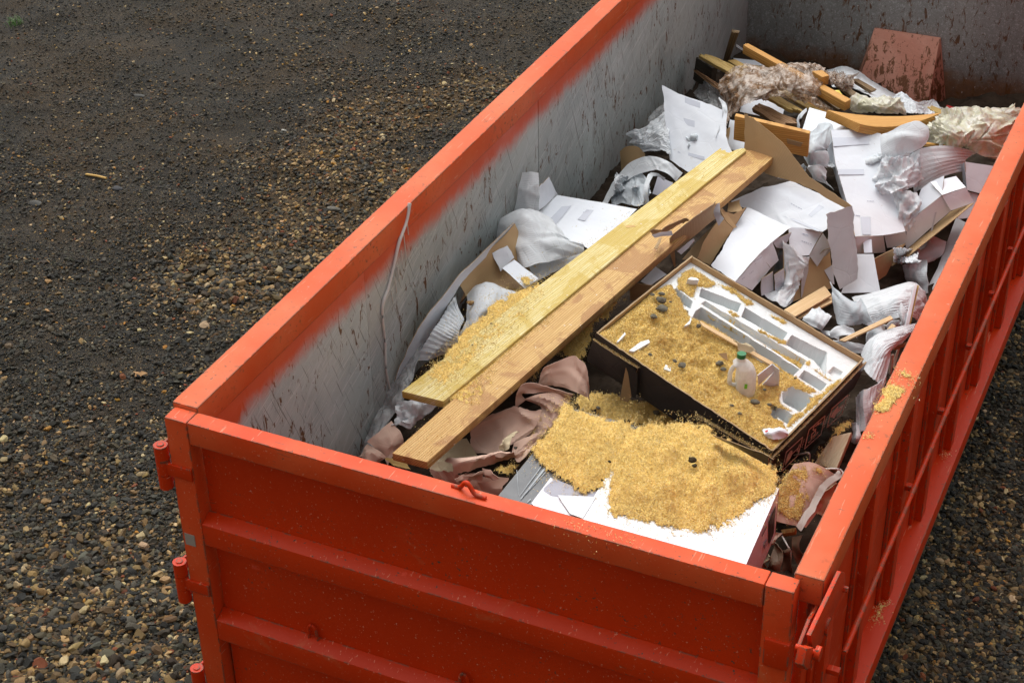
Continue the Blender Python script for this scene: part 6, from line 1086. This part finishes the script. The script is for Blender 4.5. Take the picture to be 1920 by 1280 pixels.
zs = np.where(d > 0, zs, -.029); P = GP(S_, T_, zs + r.uniform(0, .005, n)); k = r.choice(6, n, p=[.30, .2, .26, .08, .13, .03])
scatter('wood_shavings', P, r.uniform(-1.2, 1.2, (n, 3)) * np.array([1, 1, 5.]), r.uniform(.0045, .011, n)[:, None] * np.ones(3), r.integers(0, 10, n), np.array(SAW)[k] * r.uniform(.8, 1.1, (n, 1)) * .94, PCU, kind='stuff', label='loose curled shavings filling the open black box', cat='sawdust')
# shavings caught on the rims
def rimline(a, b, dz_, n, nm, lb):
    t = r.random(n); P = a + (b - a) * t[:, None] + nb_ * (dz_ + r.uniform(0, .006, n))[:, None] + r.normal(0, .004, (n, 3)) * np.array([1, 1, .3])
    scatter(nm, P, r.uniform(-1.5, 1.5, (n, 3)) * np.array([1, 1, 4.]), r.uniform(.003, .008, n)[:, None] * np.ones(3), r.integers(0, 10, n), np.array(SAW)[r.choice(5, n)] * .85, PCU, kind='stuff', label=lb, cat='sawdust')
rimline(vB + lo + oBC * .008, vC + lo + oBC * .008, .0, 1500, 'wood_shavings', 'shavings caught along the pictogram side rim')
rimline(vA + lo * 1.6 + oAB * .006, vA + lo * 1.2 + (vB - vA) * .26 + oAB * .006, .0, 1100, 'wood_shavings', 'shavings caught on the torn front flap of the box')
rimline(vB + lo * 1.2 + oAB * .010, vB + lo * 1.6 + (vA - vB) * .40 - nb_ * .03 + oAB * .01, .0, 1500, 'wood_shavings', 'shavings caught along the black box front sleeve')
# things lying in the box
def BXP(K, x, y, z=0.): 
    px = K.px(x, y); return onplane(np.array(px[0] * 1.), np.array(px[1] * 1.), vD + nb_ * z, nb_)
slab('wood_strip', [BXP(K18, 1110, 700, .0), BXP(K18, 1150, 765, .0), BXP(K17, 620, 260, -.012), BXP(K17, 640, 225, -.012)], .006, LIGHTW, bevel=.001, label='narrow wood strip lying in the sawdust of the black box', cat='wood strip')
sheet('torn_label', 'torn pinkish paper stuck on the wood strip in the box', 'paper', [[BXP(K17, 200, 10, .006), BXP(K17, 330, 30, .006)], [BXP(K17, 260, 90, .006), BXP(K17, 450, 130, .004)]], TAN, wr=(.004, 20), tear=.006, res=.006)
# milk jug
jug = thing('plastic_jug', 'milky plastic jug with green cap half buried in sawdust', 'jug')
base = BXP(K17, 300, 520, -.03); top = None
right = RM[:, 0].copy(); right[2] = 0; right /= np.linalg.norm(right); fwd = np.array([-right[1], right[0], 0]); upv = np.array([.02, .05, 1.]); upv /= np.linalg.norm(upv)
base = base - upv * .02
prof = [(0, .052, .044), (.03, .054, .046), (.10, .053, .045), (.135, .046, .040), (.155, .033, .030), (.168, .019, .019), (.180, .017, .017), (.182, .0175, .0175)]
V = []; n = 28
ex = lambda a, w1, w2: (math.copysign(abs(math.cos(a)) ** .55, math.cos(a)) * w1, math.copysign(abs(math.sin(a)) ** .55, math.sin(a)) * w2)
zs_ = np.interp(np.linspace(0, 7, 29), range(8), [p_[0] for p_ in prof]); w1s = np.interp(np.linspace(0, 7, 29), range(8), [p_[1] for p_ in prof]); w2s = np.interp(np.linspace(0, 7, 29), range(8), [p_[2] for p_ in prof])
for z_, w1, w2 in zip(zs_, w1s, w2s):
    off = -right * .012 * sstep(.10, .17, z_) * 1.5
    for k in range(n):
        a, b = ex(2 * math.pi * k / n, w1, w2)
        if z_ < .15 and a < 0: a *= .55 + .45 * (abs(b) / w2 * .2)        # room for the handle
        V.append(base + upv * z_ + right * a + fwd * b + off)
F = [[i * n + k, i * n + (k + 1) % n, (i + 1) * n + (k + 1) % n, (i + 1) * n + k] for i in range(len(zs_) - 1) for k in range(n)] + [list(range(n))[::-1], [(len(zs_) - 1) * n + k for k in range(n)]]
build('body', V, F, JUG, parent=jug, sharp=60)
hp = lambda x, z_: base + right * x + upv * z_
tube('handle', [hp(-.018, .150), hp(-.042, .138), hp(-.056, .112), hp(-.058, .080), hp(-.054, .050), hp(-.026, .040)], .010, JUG, jug, seg=12)
ct_ = base + upv * .180 - right * .018; tube('cap', [ct_, ct_ + upv * .020], .0195, GREEN, jug, seg=24, res=1)
lbq = base + fwd * -.049; decal('label', [lbq + right * .0 + upv * .055, lbq + right * .012 + upv * .055, lbq + right * .012 + upv * .078, lbq + right * .0 + upv * .078], LIME, jug)
sc_ = thing('white_scoop', 'white plastic open carton piece right of the jug', 'plastic piece')
WP = m_plain('white_satin_plastic', (.66, .70, .76), .35, .5)
loft('side', [[BXP(K17, 470, 370, .05), BXP(K17, 625, 250, .085)], [BXP(K17, 478, 480, -.02), BXP(K17, 655, 320, .05)]], WP, res=.02, parent=sc_)
loft('side', [[BXP(K17, 627, 250, .085), BXP(K17, 700, 305, .08)], [BXP(K17, 655, 320, .05), BXP(K17, 702, 400, .03)], [BXP(K17, 560, 440, -.0), BXP(K17, 700, 490, -.03)]], WP, res=.02, smooth=(False, False), parent=sc_)
loft('side', [[BXP(K17, 655, 320, .05), BXP(K17, 700, 330, .05)], [BXP(K17, 520, 470, -.02), BXP(K17, 660, 500, -.03)]], WP, res=.02, parent=sc_)
sheet('crumpled_wrapper', 'crumpled white wrapper with red print by the box corner', 'wrapper', [[BXP(K17, 520, 970, .0), BXP(K17, 620, 945, .015), BXP(K17, 700, 935, .02), BXP(K17, 780, 965, .005)], [BXP(K17, 540, 1010, .01), BXP(K17, 640, 990, .03), BXP(K17, 720, 975, .035), BXP(K17, 795, 1005, .01)], [BXP(K17, 590, 1060, .0), BXP(K17, 660, 1060, .01), BXP(K17, 740, 1050, .01), BXP(K17, 790, 1020, .0)]], WHITE, wr=(.008, 18), tear=.004, res=.006)
decal('red_print', [BXP(K17, 545, 975, .028), BXP(K17, 575, 960, .03), BXP(K17, 585, 975, .03), BXP(K17, 560, 992, .028)], RED, None); bpy.data.objects['red_print']['label'] = 'small red printed scrap on the crumpled white wrapper'; bpy.data.objects['red_print']['category'] = 'scrap'
for i, (K, pts, lb) in enumerate([(K18, ((345, 1030), (470, 935), (560, 910), (575, 940), (400, 1040)), 'white foam fin poking out left of the box centre'), (K18, ((725, 1230), (745, 1180), (805, 1215), (800, 1255)), 'white foam stub low in the black box'),
                                  (K18, ((210, 935), (300, 830), (310, 850), (230, 935)), 'thin foam edge by the left box wall'), (K18, ((945, 765), (1010, 700), (1020, 655), (1028, 690), (1010, 740)), 'curved foam rim beside the wood strip'), (K18, ((985, 250), (1020, 228), (1090, 240), (1110, 262), (1060, 262), (1010, 258)), 'foam rim near the far box corner')]):
    top_ = [BXP(K, x, y, .006) for x, y in pts]; bot = [q - nb_ * .05 for q in top_]; n = len(pts)
    build('foam_piece', np.array(top_ + bot), [list(range(n)), list(range(n, 2 * n))[::-1]] + [[k, (k + 1) % n, (k + 1) % n + n, k + n] for k in range(n)], EPS, smooth=False, label=lb, cat='foam piece', group='foam pieces in the black box')
for i, (x, y, r_, lb) in enumerate([(700, 478, .026, 'largest dark clod near the upper left of the box'), (708, 572, .026, 'dark clod right below the largest one'), (700, 408, .016, 'flat grey clod at the top of the box sawdust'), (600, 420, .013, 'flat small clod beside the upper flat one'),
        (620, 660, .019, 'grey clod left of the curved foam rim'), (1105, 762, .014, 'dark clod touching the end of the wood strip'), (800, 500, .008, 'small pebble right of the largest clod'), (578, 1078, .012, 'dark pebble above the foam stub'), (850, 1145, .012, 'dark lump in the lower middle of the box'), (925, 1190, .020, 'wide brown lump beside the dark lump'), (1335, 1165, .019, 'rounded stone left of the jug')]):
    P = BXP(K18, x, y, .004); SEED[0] += 1; me = stone_mesh('t', CLOD, SEED[0] + 900, 3, .45); V = np.array([v.co[:] for v in me.vertices]); F = [list(f.vertices) for f in me.polygons]; bpy.data.meshes.remove(me)
    build('clod', V * (1 + .15 * vn(V * 3 + i, 3))[:, None] * r_ + P, F, CLOD, sharp=30, label=lb, cat='clod', group='clods in the black box')
for i, (x, y, r_, lb) in enumerate([(442, 658, .021, 'smooth oval stone below the jug'), (185, 700, .012, 'dark stone left of the oval stone'), (272, 790, .013, 'speckled dark stone near the box front wall'), (880, 400, .008, 'small grey stone on the foam edge right of the scoop'), (600, 690, .012, 'dark clod beside the lower foam pocket'), (545, 525, .009, 'small clod above the oval stone'), (95, 300, .014, 'dark clod wedged left of the jug handle')]):
    P = BXP(K17, x, y, .004); SEED[0] += 1; me = stone_mesh('t', CLOD, SEED[0] + 950, 3, .3); V = np.array([v.co[:] for v in me.vertices]); F = [list(f.vertices) for f in me.polygons]; bpy.data.meshes.remove(me)
    build('clod', V * r_ + P, F, CLOD, sharp=30, label=lb, cat='clod', group='clods in the black box')
sheet('card_scrap', 'small brown card scrap standing left of the jug', 'card scrap', [[BXP(K18, 1320, 1062, .02), BXP(K18, 1412, 1055, .02)], [BXP(K18, 1370, 1110, .0), BXP(K18, 1425, 1140, .0)]], BB, res=.02)
for K, x, y, r_, lb in ((K4, 1700, 395, .018, 'grey clod in the darker sawdust below the box'), (K4, 1375, 370, .011, 'small clod near the pink fan paper'), (K4, 1780, 460, .010, 'small clod close to the box front sleeve')):
    rock(K, x, y, r_, .09, CLOD, 'clod', label=lb, cat='clod', group='clods on the darker sawdust')
# ------------------------------------------------------------------ on the ground
def gpt(x, y, dz=0.): P = onz(x, y, -H); return np.array([P[0], P[1], -H + float(ground_h(np.array(P[0]), np.array(P[1]))) + dz])
def grock(px, py, r_, col, lb, nm='rock', flat=.6):
    m_ = m_plain('rock_%d' % SEED[0], col, .85, .2, .004, .4, 40.); SEED[0] += 1; me = stone_mesh('t', m_, SEED[0] + 300, 3, .4); V = np.array([v.co[:] for v in me.vertices]) * np.array([1, .8, flat]); F = [list(f.vertices) for f in me.polygons]; bpy.data.meshes.remove(me)
    build(nm, V * r_ + gpt(px, py, r_ * .12), F, m_, sharp=30, label=lb, cat='rock')
grock(625, 392, .052, (.13, .12, .10), 'flat pale grey rock on the gravel nearest the rail')
grock(222, 354, .042, (.06, .06, .062), 'dark angular rock beside the yellow stick')
grock(262, 187, .045, (.10, .098, .09), 'grey rock in the upper left gravel')
grock(532, 241, .022, (.45, .43, .38), 'small whitish stone in the upper middle gravel')
grock(347, 305, .016, (.42, .28, .13), 'single tan pebble right of the yellow stick')
grock(66, 376, .05, (.09, .088, .08), 'dull rock at the left edge of the gravel')
grock(225, 1205, .036, (.16, .15, .13), 'broad grey rock in the lower left gravel')
grock(184, 15 + 965, .022, (.30, .25, .17), 'slanted tan rock left of the upper hinge')
grock(75, 1178, .017, (.11, .12, .12), 'blue grey rock at the lower left')
grock(313, 1142, .024, (.24, .19, .13), 'tan rock beside the second hinge')
grock(1712, 768 + 350, .0, (.1, .1, .1), '') if False else None
grock(1894, 1238, .022, (.36, .27, .17), 'wide tan rock at the lower right corner')
grock(1783, 1116, .013, (.55, .40, .16), 'single yellow pebble on the right gravel')
grock(1850, 757, .022, (.30, .24, .13), 'ochre rock right of the orange sill')
a = gpt(160, 318, .012); b = gpt(199, 331, .012); tube('wood_stick', [a, (a + b) / 2 + (0, 0, .004), b], .008, m_plain('yellow_stick', (.55, .33, .09), .6), seg=8, label='short yellow wooden stick lying on the dark gravel', cat='stick')
a, b = gpt(1813, 795, .02), gpt(1833, 789, .02); slab('wood_chip', [a + (0, .008, 0), a - (0, .008, 0), b - (0, .01, 0), b + (0, .01, 0)], .006, LIGHTW, bevel=0, label='pale wood chip beside the orange sill', cat='wood chip')
P = gpt(262, 705, .02); leaf = [P + np.array([math.cos(t) * .042 * (1 if k % 2 else .45), math.sin(t) * .036 * (1 if k % 2 else .45), .006 * math.sin(2 * t)]) for k, t in enumerate(np.linspace(0, 2 * math.pi, 11)[:-1])]; leaf = [q + (RNG.normal(0, .006), RNG.normal(0, .006), RNG.uniform(0, .012)) for q in leaf]
build('dry_leaf', np.array(leaf + [q - np.array([0, 0, .0015]) for q in leaf]), [list(range(10)), list(range(10, 20))[::-1]], m_plain('dry_leaf', (.36, .20, .08), .7), smooth=False, label='curled dry brown leaf on the left gravel', cat='leaf')
r = np.random.default_rng(5); V = []; F = []
for k in range(60):
    c = gpt(28 + r.normal(0, 9), 40 + r.normal(0, 3)); a = r.uniform(0, 6.28); l = r.uniform(.02, .05); d_ = np.array([math.cos(a), math.sin(a), 0]); s_ = np.array([-d_[1], d_[0], 0]) * .003
    b = len(V); V += [c - s_, c + s_, c + d_ * l * .4 + (0, 0, l * .8) + s_ * .6, c + d_ * l * .4 + (0, 0, l * .8) - s_ * .6, c + d_ * l + (0, 0, l)]; F += [[b, b + 1, b + 2, b + 3], [b + 3, b + 2, b + 4]]
build('grass_tuft', V, F, GRASS, smooth=False, kind='stuff', label='small green grass tuft in the far left gravel', cat='grass')
# ================================================================== place everything: locations from world bases, shift up to the rim height
for o in list(C.objects):
    if o.name in WB and WB[o.name] is None:
        ch = [WB[c.name] for c in o.children if WB.get(c.name) is not None]
        WB[o.name] = Vector((sum(c[0] for c in ch) / len(ch), sum(c[1] for c in ch) / len(ch), min(c[2] for c in ch)))
for o in C.objects:
    if o.name not in WB: continue
    o.location = WB[o.name] - WB[o.parent.name] if o.parent else WB[o.name] + Vector((0, 0, H))
